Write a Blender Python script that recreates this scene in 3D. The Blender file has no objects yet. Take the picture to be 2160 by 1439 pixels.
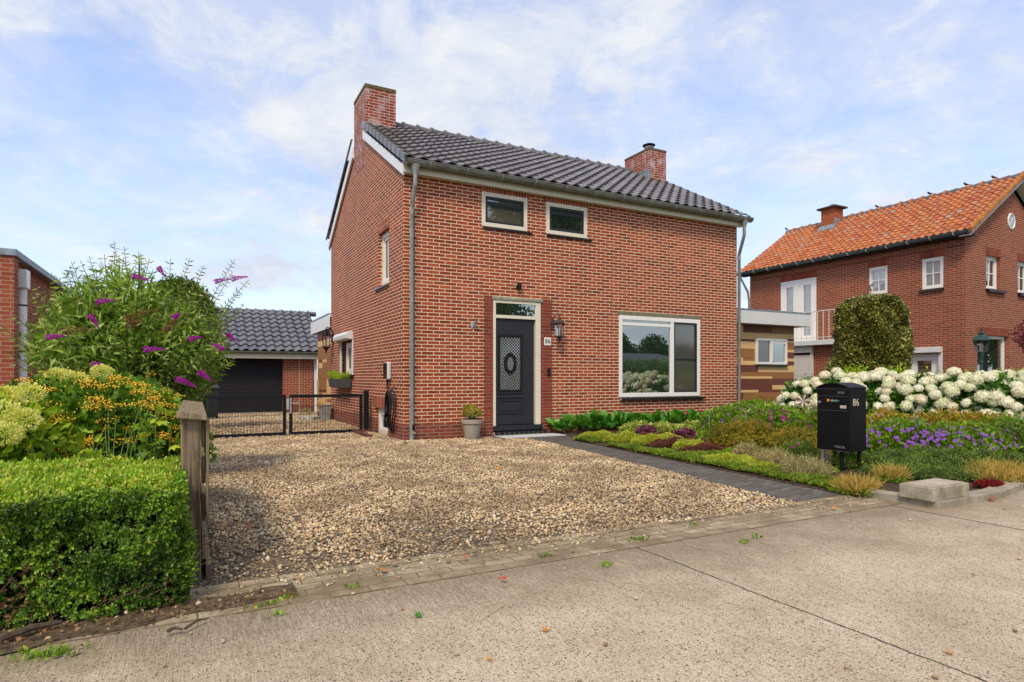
import bpy, math, random
import numpy as np
from mathutils import Vector, Matrix
rnd = random.Random(7)
R = np.random.RandomState(11)
sc = bpy.context.scene
col = sc.collection
rad = math.radians

# ------------------------------------------------------------------ camera
# world axes follow the main house: front wall on Y=0, left gable on X=0
F, H, CX, CY, SA, CA = 1281.0, 1.107, -3.229, -10.167, .4657, .885
cam = bpy.data.cameras.new('camera'); co = bpy.data.objects.new('camera', cam); col.objects.link(co)
co.location = (CX, CY, H); co.rotation_euler = (rad(90), 0, -math.atan2(SA, CA))
cam.sensor_width = 36; cam.lens = 36*F/2160; cam.shift_y = 76.5/2160; cam.clip_end = 2000; cam.clip_start = .05
sc.camera = co

# ------------------------------------------------------------------ world: sky with broken cloud
w = bpy.data.worlds.new('World'); sc.world = w; w.use_nodes = True
nt = w.node_tree; nt.nodes.clear()
def N(t, kind, **kw):
    n = t.nodes.new(kind)
    for k, v in kw.items():
        if isinstance(k, str) and hasattr(n, k): setattr(n, k, v)
    return n
def L(t, a, b): t.links.new(a, b)
def math_(t, op, a, b=None, c=None, clamp=False):
    n = t.nodes.new('ShaderNodeMath'); n.operation = op; n.use_clamp = clamp
    for i, v in enumerate((a, b, c)):
        if v is None: continue
        if isinstance(v, (int, float)): n.inputs[i].default_value = v
        else: t.links.new(v, n.inputs[i])
    return n.outputs[0]
def mixc(t, f, a, b, mode='MIX'):
    n = t.nodes.new('ShaderNodeMix'); n.data_type = 'RGBA'; n.blend_type = mode; n.clamp_factor = True
    for s, v in ((n.inputs[0], f), (n.inputs[6], a), (n.inputs[7], b)):
        if isinstance(v, (int, float)): s.default_value = v
        elif isinstance(v, tuple): s.default_value = (*v[:3], 1)
        else: t.links.new(v, s)
    return n.outputs[2]
def ramp(t, f, stops, interp='LINEAR'):
    n = t.nodes.new('ShaderNodeValToRGB'); n.color_ramp.interpolation = interp
    e = n.color_ramp.elements
    while len(e) < len(stops): e.new(.5)
    for i, (p, c) in enumerate(stops):
        e[i].position = p; e[i].color = (*c[:3], 1) if isinstance(c, tuple) else (c, c, c, 1)
    t.links.new(f, n.inputs[0]); return n.outputs[0]
def noise(t, vec, scale, detail=4, rough=.55, dist=0.):
    n = t.nodes.new('ShaderNodeTexNoise'); n.inputs['Scale'].default_value = scale
    n.inputs['Detail'].default_value = detail; n.inputs['Roughness'].default_value = rough
    n.inputs['Distortion'].default_value = dist
    if vec is not None: t.links.new(vec, n.inputs['Vector'])
    return n.outputs['Fac']
SUN_EL, SUN_AZ = 50, 222     # azimuth clockwise from +Y
sky = N(nt, 'ShaderNodeTexSky'); sky.sky_type = 'NISHITA'; sky.sun_disc = False
sky.sun_elevation = rad(SUN_EL); sky.sun_rotation = rad(SUN_AZ)
tc = N(nt, 'ShaderNodeTexCoord')
sep = N(nt, 'ShaderNodeSeparateXYZ'); L(nt, tc.outputs['Generated'], sep.inputs[0])
zz = math_(nt, 'ADD', math_(nt, 'MAXIMUM', sep.outputs[2], 0.0), .22)
cmb = N(nt, 'ShaderNodeCombineXYZ')
L(nt, math_(nt, 'DIVIDE', sep.outputs[0], zz), cmb.inputs[0]); L(nt, math_(nt, 'DIVIDE', sep.outputs[1], zz), cmb.inputs[1])
cmb.inputs[2].default_value = 3.1
n1 = noise(nt, cmb.outputs[0], 1.25, 8, .60, .5)
n2 = noise(nt, cmb.outputs[0], 3.6, 8, .66, .4)
cf = math_(nt, 'ADD', math_(nt, 'MULTIPLY', n1, .68), math_(nt, 'MULTIPLY', n2, .32))
cover = ramp(nt, cf, [(.40, .42), (.47, .62), (.56, 1.0)], 'EASE')
white = ramp(nt, n2, [(.3, (.60, .70, .95)), (.68, (.97, .98, 1.0))])
hi = math_(nt, 'MULTIPLY_ADD', math_(nt, 'SMOOTH_MIN', math_(nt, 'MAXIMUM', math_(nt, 'SUBTRACT', sep.outputs[2], .5), 0.0), .5, .1), .25, 1.0)
lav = mixc(nt, 1.0, sky.outputs[0], (1.0, 1.0, 1.12), 'MULTIPLY')
bgs = N(nt, 'ShaderNodeVectorMath'); bgs.operation = 'SCALE'; L(nt, lav, bgs.inputs[0]); bgs.inputs['Scale'].default_value = 1.75
cw = N(nt, 'ShaderNodeVectorMath'); cw.operation = 'SCALE'; L(nt, white, cw.inputs[0])
L(nt, math_(nt, 'MULTIPLY', hi, 6.2), cw.inputs['Scale'])
skyc = mixc(nt, cover, bgs.outputs[0], cw.outputs[0])
bg = N(nt, 'ShaderNodeBackground'); bg.inputs['Strength'].default_value = .076
L(nt, skyc, bg.inputs['Color'])
wo = N(nt, 'ShaderNodeOutputWorld'); L(nt, bg.outputs[0], wo.inputs[0])

sl = bpy.data.lights.new('sun', 'SUN'); sl.energy = 1.5; sl.angle = rad(12); sl.color = (1, .86, .66)
so = bpy.data.objects.new('sun', sl); col.objects.link(so)
so.rotation_euler = (rad(90-SUN_EL), 0, rad(180-SUN_AZ)); so.location = (-10, -20, 30)
sc.view_settings.view_transform = 'Standard'; sc.view_settings.look = 'None'
sc.view_settings.exposure = 1.0; sc.view_settings.gamma = 1
sc.render.engine = 'CYCLES'
sc.cycles.max_bounces = 6; sc.cycles.diffuse_bounces = 3; sc.cycles.glossy_bounces = 3
sc.cycles.transparent_max_bounces = 8; sc.cycles.transmission_bounces = 3

# ------------------------------------------------------------------ pixel helpers (measuring the photograph)
def ray(px):
    r = (px-1080)/F; return (SA+CA*r, CA-SA*r)
def G(px, py, z=0.):
    D = (H-z)*F/(py-796); d = ray(px); return (CX+D*d[0], CY+D*d[1])
def FY(px, py, Y=0.):
    d = ray(px); D = (Y-CY)/d[1]; return (CX+D*d[0], H+D*(796-py)/F)
def FX(px, py, X=0.):
    d = ray(px); D = (X-CX)/d[0]; return (CY+D*d[1], H+D*(796-py)/F)
def AT(px, D, z=0.):
    d = ray(px); return (CX+D*d[0], CY+D*d[1], z)

# ------------------------------------------------------------------ materials
def newmat(name):
    m = bpy.data.materials.new(name); m.use_nodes = True; t = m.node_tree; t.nodes.clear()
    o = t.nodes.new('ShaderNodeOutputMaterial'); b = t.nodes.new('ShaderNodeBsdfPrincipled')
    t.links.new(b.outputs[0], o.inputs[0]); return m, t, b, o
def setb(t, b, color=None, rough=None, spec=None, metal=None):
    for k, v in (('Base Color', color), ('Roughness', rough), ('Specular IOR Level', spec), ('Metallic', metal)):
        if v is None: continue
        if isinstance(v, (int, float)): b.inputs[k].default_value = v
        elif isinstance(v, tuple): b.inputs[k].default_value = (*v[:3], 1)
        else: t.links.new(v, b.inputs[k])
def bump(t, b, h, strength=.4, dist=.01):
    n = t.nodes.new('ShaderNodeBump'); n.inputs['Strength'].default_value = strength; n.inputs['Distance'].default_value = dist
    t.links.new(h, n.inputs['Height']); t.links.new(n.outputs[0], b.inputs['Normal'])
def pos(t):
    g = t.nodes.new('ShaderNodeNewGeometry'); return g
def simple(name, c, rough=.5, spec=.5, metal=0., var=.12, scale=14., bmp=.0, dirt=None):
    m, t, b, o = newmat(name); g = pos(t)
    f = noise(t, g.outputs['Position'], scale, 5, .6)
    c2 = tuple(max(0, x*(1-var*1.6)) for x in c); c1 = tuple(min(1, x*(1+var)) for x in c)
    cc = ramp(t, f, [(.3, c2), (.7, c1)])
    if dirt:
        f2 = noise(t, g.outputs['Position'], 3.5, 6, .65)
        cc = mixc(t, ramp(t, f2, [(.5, 0.), (.75, .7)]), cc, dirt)
    setb(t, b, cc, rough, spec, metal)
    if bmp: bump(t, b, noise(t, g.outputs['Position'], scale*6, 4), bmp, .01)
    return m

def brickmat(name, stops, mortar, bw=.22, rh=.0625, ms=.0062, soldier=False, plinth=None, efflo=0., squash=1., off=.5, stain=.25):
    m, t, b, o = newmat(name); g = pos(t)
    s = t.nodes.new('ShaderNodeSeparateXYZ'); t.links.new(g.outputs['Position'], s.inputs[0])
    u = math_(t, 'SUBTRACT', s.outputs[0], s.outputs[1])
    c = t.nodes.new('ShaderNodeCombineXYZ')
    # slightly hand-laid joints
    wob = math_(t, 'MULTIPLY', math_(t, 'SUBTRACT', noise(t, g.outputs['Position'], 9, 2), .5), .008)
    uu, vv = (s.outputs[2], u) if soldier else (u, s.outputs[2])
    t.links.new(math_(t, 'ADD', uu, wob), c.inputs[0]); t.links.new(math_(t, 'ADD', vv, wob), c.inputs[1])
    k = t.nodes.new('ShaderNodeTexBrick'); t.links.new(c.outputs[0], k.inputs['Vector'])
    k.offset = 0. if soldier else off
    k.inputs['Scale'].default_value = 1; k.inputs['Brick Width'].default_value = bw; k.inputs['Row Height'].default_value = rh
    k.inputs['Mortar Size'].default_value = ms; k.inputs['Mortar Smooth'].default_value = .15
    k.inputs['Color1'].default_value = (0, 0, 0, 1); k.inputs['Color2'].default_value = (1, 1, 1, 1); k.inputs['Mortar'].default_value = (.5, .5, .5, 1)
    k.inputs['Bias'].default_value = 0
    bc = ramp(t, k.outputs['Color'], stops)
    n = noise(t, g.outputs['Position'], 55, 4, .65)
    bc = mixc(t, ramp(t, n, [(.35, .55), (.6, 0.)]), bc, tuple(x*.55 for x in stops[0][1]))
    big = noise(t, g.outputs['Position'], .9, 4, .6)
    bc = mixc(t, ramp(t, big, [(.4, stain), (.65, 0.)]), bc, tuple(x*.62 for x in stops[1][1]))
    mo = ramp(t, noise(t, g.outputs['Position'], 30, 4), [(.3, tuple(x*.72 for x in mortar)), (.65, mortar)])
    if plinth:
        zz = math_(t, 'ADD', s.outputs[2], math_(t, 'MULTIPLY', math_(t, 'SUBTRACT', noise(t, g.outputs['Position'], 2.5, 3), .5), .16))
        pm = ramp(t, zz, [(plinth, 1.), (min(1, plinth+.05), 0.)])
        mo = mixc(t, pm, mo, (.24, .22, .18)); bc = mixc(t, math_(t, 'MULTIPLY', pm, .35), bc, (.12, .04, .03))
    cc = mixc(t, k.outputs['Fac'], bc, mo)
    if efflo:
        e = ramp(t, noise(t, g.outputs['Position'], 4.5, 5, .6), [(.48, 0.), (.68, efflo)])
        cc = mixc(t, e, cc, (.55, .50, .52))
    setb(t, b, cc, .82, .25)
    hh = math_(t, 'ADD', math_(t, 'MULTIPLY', math_(t, 'SUBTRACT', 1., k.outputs['Fac']), 1.), math_(t, 'MULTIPLY', n, .35))
    bump(t, b, hh, .6, .006); return m

RED = [(0., (.21, .034, .014)), (.25, (.34, .056, .020)), (.7, (.46, .084, .029)), (.97, (.54, .12, .042)), (.985, (.30, .05, .02)), (1., (.08, .035, .025))]
M = {}
M['brick'] = brickmat('red_brick', RED, (.80, .66, .46), plinth=.27, ms=.0068, stain=.5)
M['brick_soldier'] = brickmat('red_brick_soldier', RED, (.50, .43, .33), bw=.4, rh=.0625, soldier=True)
M['brick_chim'] = brickmat('chimney_brick', [(0., (.24, .03, .018)), (.4, (.32, .045, .025)), (.8, (.38, .06, .03)), (1., (.2, .04, .03))], (.60, .54, .45), efflo=.6)
M['brick_door'] = brickmat('door_surround_brick', [(0., (.22, .032, .014)), (.5, (.30, .046, .018)), (1., (.36, .06, .024))], (.20, .18, .14), bw=.33, ms=.0062, plinth=.27)
M['brick_garage'] = brickmat('garage_brick', [(0., (.22, .02, .015)), (.5, (.34, .035, .02)), (1., (.38, .05, .025))], (.60, .50, .30), plinth=.06)
NB = [(0., (.22, .045, .024)), (.4, (.30, .062, .03)), (.8, (.36, .085, .042)), (1., (.16, .038, .028))]
M['brick_nb'] = brickmat('neighbour_brick', NB, (.50, .34, .22), ms=.0066, stain=.3)
M['brick_nb_soldier'] = brickmat('neighbour_brick_soldier', NB, (.22, .10, .07), bw=.4, soldier=True, ms=.004)
M['brick_left'] = brickmat('left_building_brick', [(0., (.28, .055, .030)), (.5, (.36, .082, .045)), (1., (.42, .12, .07))], (.42, .28, .18), ms=.006, stain=.1)
M['cream'] = simple('cream_paint', (.72, .66, .53), .42, .4, var=.04, dirt=(.60, .53, .40))
M['white'] = simple('white_paint', (.80, .78, .74), .35, .45, var=.03)
M['boardwhite'] = simple('white_trim', (.78, .79, .80), .4, .4, var=.03, scale=5)
M['fascia_grey'] = simple('pale_grey_fascia', (.66, .66, .64), .45, .4, var=.04, scale=3)
M['anthracite'] = simple('anthracite_frame', (.022, .024, .028), .45, .3, var=.08)
M['door'] = simple('anthracite_door', (.026, .027, .032), .5, .25, var=.06, scale=60, bmp=.05)
M['black'] = simple('black_metal', (.007, .007, .008), .5, .25, var=.2)
M['blackgate'] = simple('black_powder_coat', (.008, .010, .013), .6, .2, var=.15)
M['zinc'] = simple('weathered_zinc', (.30, .32, .30), .42, .5, .35, var=.18, scale=7)
M['zincdark'] = simple('gutter_zinc', (.21, .22, .19), .45, .5, .3, var=.2, scale=5)
M['nbgutter'] = simple('dark_gutter', (.07, .095, .10), .45, .5, .1, var=.15, scale=4)
M['lead'] = simple('lead_flashing', (.25, .30, .34), .5, .5, .3, var=.25, scale=9)
M['concrete'] = simple('old_concrete', (.33, .30, .23), .9, .2, var=.2, scale=18, bmp=.4, dirt=(.20, .18, .13))
M['pvc'] = simple('white_pvc_pipe', (.88, .88, .86), .35, .4, var=.08, scale=3)
M['taupe'] = simple('taupe_plastic', (.36, .31, .26), .5, .4, var=.04)
M['slot'] = simple('dark_void', (.006, .006, .007), .7, .2)
M['galv'] = simple('galvanised_steel', (.45, .46, .46), .35, .5, .6, var=.1)
M['whiteflag'] = simple('brushed_metal', (.6, .6, .62), .3, .5, .8, var=.1)
M['curtain'] = simple('net_curtain', (.86, .85, .83), .9, .1, var=.05)
M['shutter'] = simple('roller_shutter', (.66, .63, .56), .5, .3, var=.03)
M['greenlamp'] = simple('green_cast_iron', (.02, .065, .06), .4, .5, var=.2)
M['bingreen'] = simple('green_plastic', (.035, .075, .035), .5, .3)
M['bingrey'] = simple('grey_plastic', (.035, .038, .042), .5, .3)
M['ledge'] = simple('black_glazed_sill', (.008, .012, .012), .22, .6, var=.3)
M['joint'] = simple('pale_joint', (.40, .38, .30), .8, .2)
M['soil'] = simple('garden_soil', (.085, .058, .040), .95, .1, var=.4, scale=22, bmp=.8)
M['ratdark'] = simple('rusty_iron', (.05, .035, .03), .6, .4, var=.3)
M['greybox'] = simple('galvanised_bin', (.32, .32, .30), .5, .4, .2, var=.15)

def tilemat(name, stops, rough, spec, lichen=None, coat=0.):
    m, t, b, o = newmat(name); g = pos(t)
    c = ramp(t, g.outputs['Random Per Island'], stops)
    n = noise(t, g.outputs['Position'], 30, 5, .65)
    c = mixc(t, ramp(t, n, [(.4, .4), (.62, 0.)]), c, tuple(x*.5 for x in stops[0][1]))
    if lichen:
        c = mixc(t, ramp(t, noise(t, g.outputs['Position'], 7, 6, .7), [(.56, 0.), (.66, .8)]), c, lichen)
    setb(t, b, c, rough, spec); bump(t, b, n, .25, .01)
    b.inputs['Coat Weight'].default_value = coat; b.inputs['Coat Roughness'].default_value = .3
    return m
M['tile'] = tilemat('dark_roof_tile', [(0., (.105, .092, .092)), (.5, (.15, .132, .132)), (1., (.20, .178, .175))], .38, .5, (.10, .085, .06), .25)
M['tile_gar'] = tilemat('dark_glazed_tile', [(0., (.065, .062, .066)), (1., (.11, .104, .11))], .28, .6, None, .5)
M['tile_or'] = tilemat('orange_pantile', [(0., (.38, .095, .032)), (.3, (.48, .135, .038)), (.6, (.56, .19, .05)), (.85, (.46, .16, .06)), (.96, (.46, .24, .12)), (1., (.38, .30, .24))], .6, .35, (.30, .24, .20))
M['ridge_or'] = tilemat('neighbour_ridge_tile', [(0., (.10, .11, .12)), (.6, (.16, .15, .15)), (1., (.32, .10, .06))], .6, .3)

def glassmat(name, tint, refl, rough=.0, inner=(.02, .025, .025), see=False):
    m = bpy.data.materials.new(name); m.use_nodes = True; t = m.node_tree; t.nodes.clear()
    o = t.nodes.new('ShaderNodeOutputMaterial'); gl = t.nodes.new('ShaderNodeBsdfGlossy'); gl.inputs['Roughness'].default_value = rough
    gl.inputs['Color'].default_value = (*tint, 1)
    if see: d = t.nodes.new('ShaderNodeBsdfTransparent'); d.inputs['Color'].default_value = (.97, .97, .97, 1)
    else: d = t.nodes.new('ShaderNodeBsdfDiffuse'); d.inputs['Color'].default_value = (*inner, 1)
    lw = t.nodes.new('ShaderNodeLayerWeight'); lw.inputs['Blend'].default_value = .25
    f = math_(t, 'MULTIPLY_ADD', lw.outputs['Fresnel'], .8, refl, clamp=True)
    mx = t.nodes.new('ShaderNodeMixShader'); t.links.new(f, mx.inputs[0]); t.links.new(d.outputs[0], mx.inputs[1]); t.links.new(gl.outputs[0], mx.inputs[2])
    t.links.new(mx.outputs[0], o.inputs[0]); return m
M['glass'] = glassmat('coated_window_glass', (.82, .90, .88), .42)
M['glass_screen'] = glassmat('glass_behind_insect_screen', (.75, .78, .76), .16, .06, (.075, .07, .062))
M['glass_up'] = glassmat('bathroom_glass', (.85, .85, .80), .22, .03, (.10, .085, .065))
M['glass_clear'] = glassmat('clear_window_glass', (1, 1, 1), .06, 0, see=True)
M['glass_lamp'] = glassmat('lantern_glass', (1, 1, 1), .10, 0, see=True)

def woodmat(name, c, grain=1.):
    m, t, b, o = newmat(name); g = pos(t); s = t.nodes.new('ShaderNodeSeparateXYZ'); t.links.new(g.outputs['Position'], s.inputs[0])
    cb = t.nodes.new('ShaderNodeCombineXYZ')
    t.links.new(math_(t, 'MULTIPLY', math_(t, 'SUBTRACT', s.outputs[0], s.outputs[1]), 1.5), cb.inputs[0]); t.links.new(math_(t, 'MULTIPLY', s.outputs[2], 45.), cb.inputs[1])
    n = noise(t, cb.outputs[0], 1.6, 5, .6, .4)
    setb(t, b, ramp(t, n, [(.3, tuple(x*(1-.32*grain) for x in c)), (.7, c)]), .5, .35)
    bump(t, b, n, .1, .003); return m
M['oak_l'] = woodmat('light_cladding', (.88, .56, .24)); M['oak_m'] = woodmat('mid_cladding', (.38, .175, .06)); M['oak_d'] = woodmat('dark_cladding', (.19, .062, .042))
def oldwood():
    m, t, b, o = newmat('weathered_timber'); g = pos(t); mp = t.nodes.new('ShaderNodeMapping'); mp.inputs['Scale'].default_value = (38, 38, 2.2)
    t.links.new(g.outputs['Position'], mp.inputs[0])
    n = noise(t, mp.outputs[0], 1., 6, .65, .6)
    c = ramp(t, n, [(.32, (.05, .035, .022)), (.48, (.17, .125, .08)), (.68, (.33, .26, .17))])
    l = ramp(t, noise(t, g.outputs['Position'], 26, 5, .7), [(.56, 0.), (.62, 1.)])
    g2 = t.nodes.new('ShaderNodeSeparateXYZ'); t.links.new(g.outputs['Normal'], g2.inputs[0])
    c = mixc(t, math_(t, 'MULTIPLY', l, ramp(t, g2.outputs[2], [(.6, .15), (.8, 1.)])), c, (.42, .31, .06))
    setb(t, b, c, .85, .2); bump(t, b, n, .7, .006); return m
M['oldwood'] = oldwood()

def leafmat(name, cols, trans=.3, rough=.45, spec=.35, clump=.35, cs=3.):
    m, t, b, o = newmat(name); g = pos(t)
    k = len(cols)-1
    c = ramp(t, g.outputs['Random Per Island'], [(i/k, cc) for i, cc in enumerate(cols)])
    n = noise(t, g.outputs['Position'], cs, 3, .6)
    c = mixc(t, ramp(t, n, [(.38, clump), (.6, 0.)]), c, tuple(x*.55 for x in cols[0]))
    setb(t, b, c, rough, spec)
    if name == 'cream_floret':
        oi = t.nodes.new('ShaderNodeObjectInfo'); c = mixc(t, ramp(t, oi.outputs['Random'], [(.55, 0.), (.9, .55)]), c, (.66, .70, .38)); c = mixc(t, ramp(t, oi.outputs['Random'], [(.0, .45), (.2, 0.)]), c, (.72, .58, .34)); setb(t, b, c)
    tr = t.nodes.new('ShaderNodeBsdfTranslucent'); t.links.new(mixc(t, 1., c, (1.0, 1.0, .55), 'MULTIPLY'), tr.inputs[0])
    mx = t.nodes.new('ShaderNodeMixShader'); mx.inputs[0].default_value = trans
    t.links.new(b.outputs[0], mx.inputs[1]); t.links.new(tr.outputs[0], mx.inputs[2]); t.links.new(mx.outputs[0], o.inputs[0]); return m

# ------------------------------------------------------------------ mesh helpers
ORG = {}
def tag(o, label=None, cat=None, group=None, kind=None):
    if label: o['label'] = label
    if cat: o['category'] = cat
    if group: o['group'] = group
    if kind: o['kind'] = kind
    return o
def thing(name, loc, label, cat, group=None):
    o = bpy.data.objects.new(name, None); col.objects.link(o); o.location = loc; o.empty_display_size = .2
    ORG[o] = Vector(loc); tag(o, label, cat, group); return o
def link(name, me, parent=None):
    o = bpy.data.objects.new(name, me); col.objects.link(o)
    if parent is not None: o.parent = parent
    return o
class MB:
    def __init__(s): s.v = []; s.f = []; s.m = []; s.cur = 0
    def add(s, vs, fs):
        k = len(s.v); s.v += [tuple(p) for p in vs]
        for f in fs: s.f.append(tuple(i+k for i in f)); s.m.append(s.cur)
        return s
    def box(s, x0, x1, y0, y1, z0, z1):
        if x0 > x1: x0, x1 = x1, x0
        if y0 > y1: y0, y1 = y1, y0
        if z0 > z1: z0, z1 = z1, z0
        return s.add([(x0,y0,z0),(x1,y0,z0),(x1,y1,z0),(x0,y1,z0),(x0,y0,z1),(x1,y0,z1),(x1,y1,z1),(x0,y1,z1)],
            [(0,3,2,1),(4,5,6,7),(0,1,5,4),(1,2,6,5),(2,3,7,6),(3,0,4,7)])
    def hexa(s, p):   # 8 points bottom ring then top ring
        return s.add(p, [(0,3,2,1),(4,5,6,7),(0,1,5,4),(1,2,6,5),(2,3,7,6),(3,0,4,7)])
    def tube(s, path, r, n=10, caps=True):
        path = [Vector(p) for p in path]; rr = r if isinstance(r, (list, tuple)) else [r]*len(path)
        rings = []; prev = None
        for i, p in enumerate(path):
            d = (path[min(i+1, len(path)-1)]-path[max(i-1, 0)]).normalized()
            a = prev if prev is not None else (Vector((1, 0, 0)) if abs(d.x) < .9 else Vector((0, 1, 0)))
            a = (a-d*a.dot(d)).normalized(); prev = a; bb = d.cross(a)
            rings.append([p+(a*math.cos(2*math.pi*k/n)+bb*math.sin(2*math.pi*k/n))*rr[i] for k in range(n)])
        vs = [q for rg in rings for q in rg]; fs = []
        for i in range(len(path)-1):
            for k in range(n):
                fs.append((i*n+k, i*n+(k+1) % n, (i+1)*n+(k+1) % n, (i+1)*n+k))
        if caps: fs.append(tuple(range(n))[::-1]); fs.append(tuple((len(path)-1)*n+k for k in range(n)))
        return s.add(vs, fs)
    def lathe(s, c, prof, n=16, rot=0.):
        vs = []; fs = []
        for r, z in prof:
            for k in range(n): a = 2*math.pi*k/n+rot; vs.append((c[0]+r*math.cos(a), c[1]+r*math.sin(a), c[2]+z))
        for i in range(len(prof)-1):
            for k in range(n): fs.append((i*n+k, i*n+(k+1) % n, (i+1)*n+(k+1) % n, (i+1)*n+k))
        fs.append(tuple(range(n))[::-1]); fs.append(tuple((len(prof)-1)*n+k for k in range(n)))
        return s.add(vs, fs)
    def prism(s, poly, a0, a1, axis):   # poly of 2D points, extruded along axis
        n = len(poly)
        def mk(p, a): return {'x': (a, p[0], p[1]), 'y': (p[0], a, p[1]), 'z': (p[0], p[1], a)}[axis]
        vs = [mk(p, a0) for p in poly]+[mk(p, a1) for p in poly]
        return s.add(vs, [tuple(range(n))[::-1], tuple(range(n, 2*n))]+[(i, (i+1) % n, n+(i+1) % n, n+i) for i in range(n)])
    def build(s, name, mats, parent=None, smooth=False, bevel=0., org=None):
        if not isinstance(mats, (list, tuple)): mats = [mats]
        o_ = ORG.get(parent, Vector((0, 0, 0))) if org is None else Vector(org)
        me = bpy.data.meshes.new(name); me.from_pydata([(p[0]-o_.x, p[1]-o_.y, p[2]-o_.z) for p in s.v], [], s.f)
        for mm in mats: me.materials.append(mm)
        me.polygons.foreach_set('material_index', s.m)
        import bmesh
        bm = bmesh.new(); bm.from_mesh(me); bmesh.ops.recalc_face_normals(bm, faces=bm.faces); bm.to_mesh(me); bm.free()
        me.update(); o = link(name, me, parent); ORG[o] = o_
        if parent is None and org is not None: o.location = o_
        if smooth: me.shade_smooth() if not bevel else None
        if smooth and hasattr(me, 'set_sharp_from_angle'): me.set_sharp_from_angle(angle=rad(40))
        if bevel:
            b = o.modifiers.new('bevel', 'BEVEL'); b.width = bevel; b.segments = 2; b.limit_method = 'ANGLE'; b.angle_limit = rad(40)
        return o
def npmesh(name, V, Fc, mat, parent=None, smooth=False, org=(0, 0, 0)):
    V = np.asarray(V, np.float32)-np.asarray(org, np.float32); Fc = np.asarray(Fc, np.int32); k = Fc.shape[1]
    me = bpy.data.meshes.new(name); me.vertices.add(len(V)); me.vertices.foreach_set('co', V.ravel())
    me.loops.add(Fc.size); me.loops.foreach_set('vertex_index', Fc.ravel())
    me.polygons.add(len(Fc)); me.polygons.foreach_set('loop_start', np.arange(0, Fc.size, k, dtype=np.int32))
    me.materials.append(mat); me.update(calc_edges=True)
    if smooth: me.shade_smooth()
    o = link(name, me, parent)
    if parent is None: o.location = org
    ORG[o] = Vector(org); return o
def text_mesh(name, s, size, mat, parent, loc, rot, depth=.002, font=None):
    cu = bpy.data.curves.new(name, 'FONT'); cu.body = s; cu.size = size; cu.align_x = 'CENTER'; cu.align_y = 'CENTER'; cu.extrude = depth; cu.space_character = 1.05
    ob = bpy.data.objects.new('tmp', cu); col.objects.link(ob); bpy.context.view_layer.update()
    me = bpy.data.meshes.new_from_object(ob.evaluated_get(bpy.context.evaluated_depsgraph_get())); me.name = name
    bpy.data.objects.remove(ob); me.materials.clear(); me.materials.append(mat)
    mt = Matrix.Translation(Vector(loc)-ORG[parent]) @ Matrix.Rotation(rot, 4, 'Z') @ Matrix.Rotation(rad(90), 4, 'X')
    me.transform(mt); o = link(name, me, parent); ORG[o] = ORG[parent]; return o

class WP:   # wall plane: u along the wall, d inwards, z up
    def __init__(s, axis, c): s.axis = axis; s.c = c
    def P(s, u, d, z): return (u, s.c+d, z) if s.axis == 'Y' else (s.c+d, u, z)
    def box(s, mb, u0, u1, d0, d1, z0, z1):
        return mb.box(u0, u1, s.c+d0, s.c+d1, z0, z1) if s.axis == 'Y' else mb.box(s.c+d0, s.c+d1, u0, u1, z0, z1)
    def ring(s, mb, u0, u1, z0, z1, w_, d0, d1):
        s.box(mb, u0, u0+w_, d0, d1, z0, z1); s.box(mb, u1-w_, u1, d0, d1, z0, z1)
        s.box(mb, u0+w_, u1-w_, d0, d1, z0, z0+w_); s.box(mb, u0+w_, u1-w_, d0, d1, z1-w_, z1); return mb
def wall(wp, u0, u1, z0, z1, holes, depth=.12, mb=None):
    mb = mb or MB()
    us = sorted({u0, u1}|{h[0] for h in holes}|{h[1] for h in holes}); zs = sorted({z0, z1}|{h[2] for h in holes}|{h[3] for h in holes})
    for a, b in zip(us, us[1:]):
        for c, d in zip(zs, zs[1:]):
            m1, m2 = (a+b)/2, (c+d)/2
            if any(h[0] < m1 < h[1] and h[2] < m2 < h[3] for h in holes): continue
            mb.add([wp.P(a, 0, c), wp.P(b, 0, c), wp.P(b, 0, d), wp.P(a, 0, d)], [(0, 1, 2, 3)])
    for h in holes:
        a, b, c, d = h[:4]
        mb.add([wp.P(a,0,c), wp.P(b,0,c), wp.P(b,0,d), wp.P(a,0,d), wp.P(a,depth,c), wp.P(b,depth,c), wp.P(b,depth,d), wp.P(a,depth,d)],
               [(0,1,5,4),(1,2,6,5),(2,3,7,6),(3,0,4,7)])
    return mb
def sill(wp, parent, u0, u1, z, out=.05, h=.045, pitch=.105, soldier=False):
    mb = MB(); n = max(2, round((u1-u0)/pitch)); p = (u1-u0)/n
    for i in range(n):
        a, b = u0+i*p+.004, u0+(i+1)*p-.004
        q = [wp.P(a, -out, z-h), wp.P(b, -out, z-h), wp.P(b, .06, z-h+.005), wp.P(a, .06, z-h+.005),
             wp.P(a, -out, z-.015), wp.P(b, -out, z-.015), wp.P(b, .06, z), wp.P(a, .06, z)]
        mb.hexa(q)
    mb.cur = 1; wp.box(mb, u0, u1, -out+.006, .055, z-h+.008, z-.022)
    return mb.build('sill', [M['ledge'] if not soldier else M['nbsill'], M['joint'] if not soldier else M['slot']], parent)
M['nbsill'] = simple('dark_brown_sill_brick', (.05, .028, .025), .5, .4, var=.2)
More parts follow.
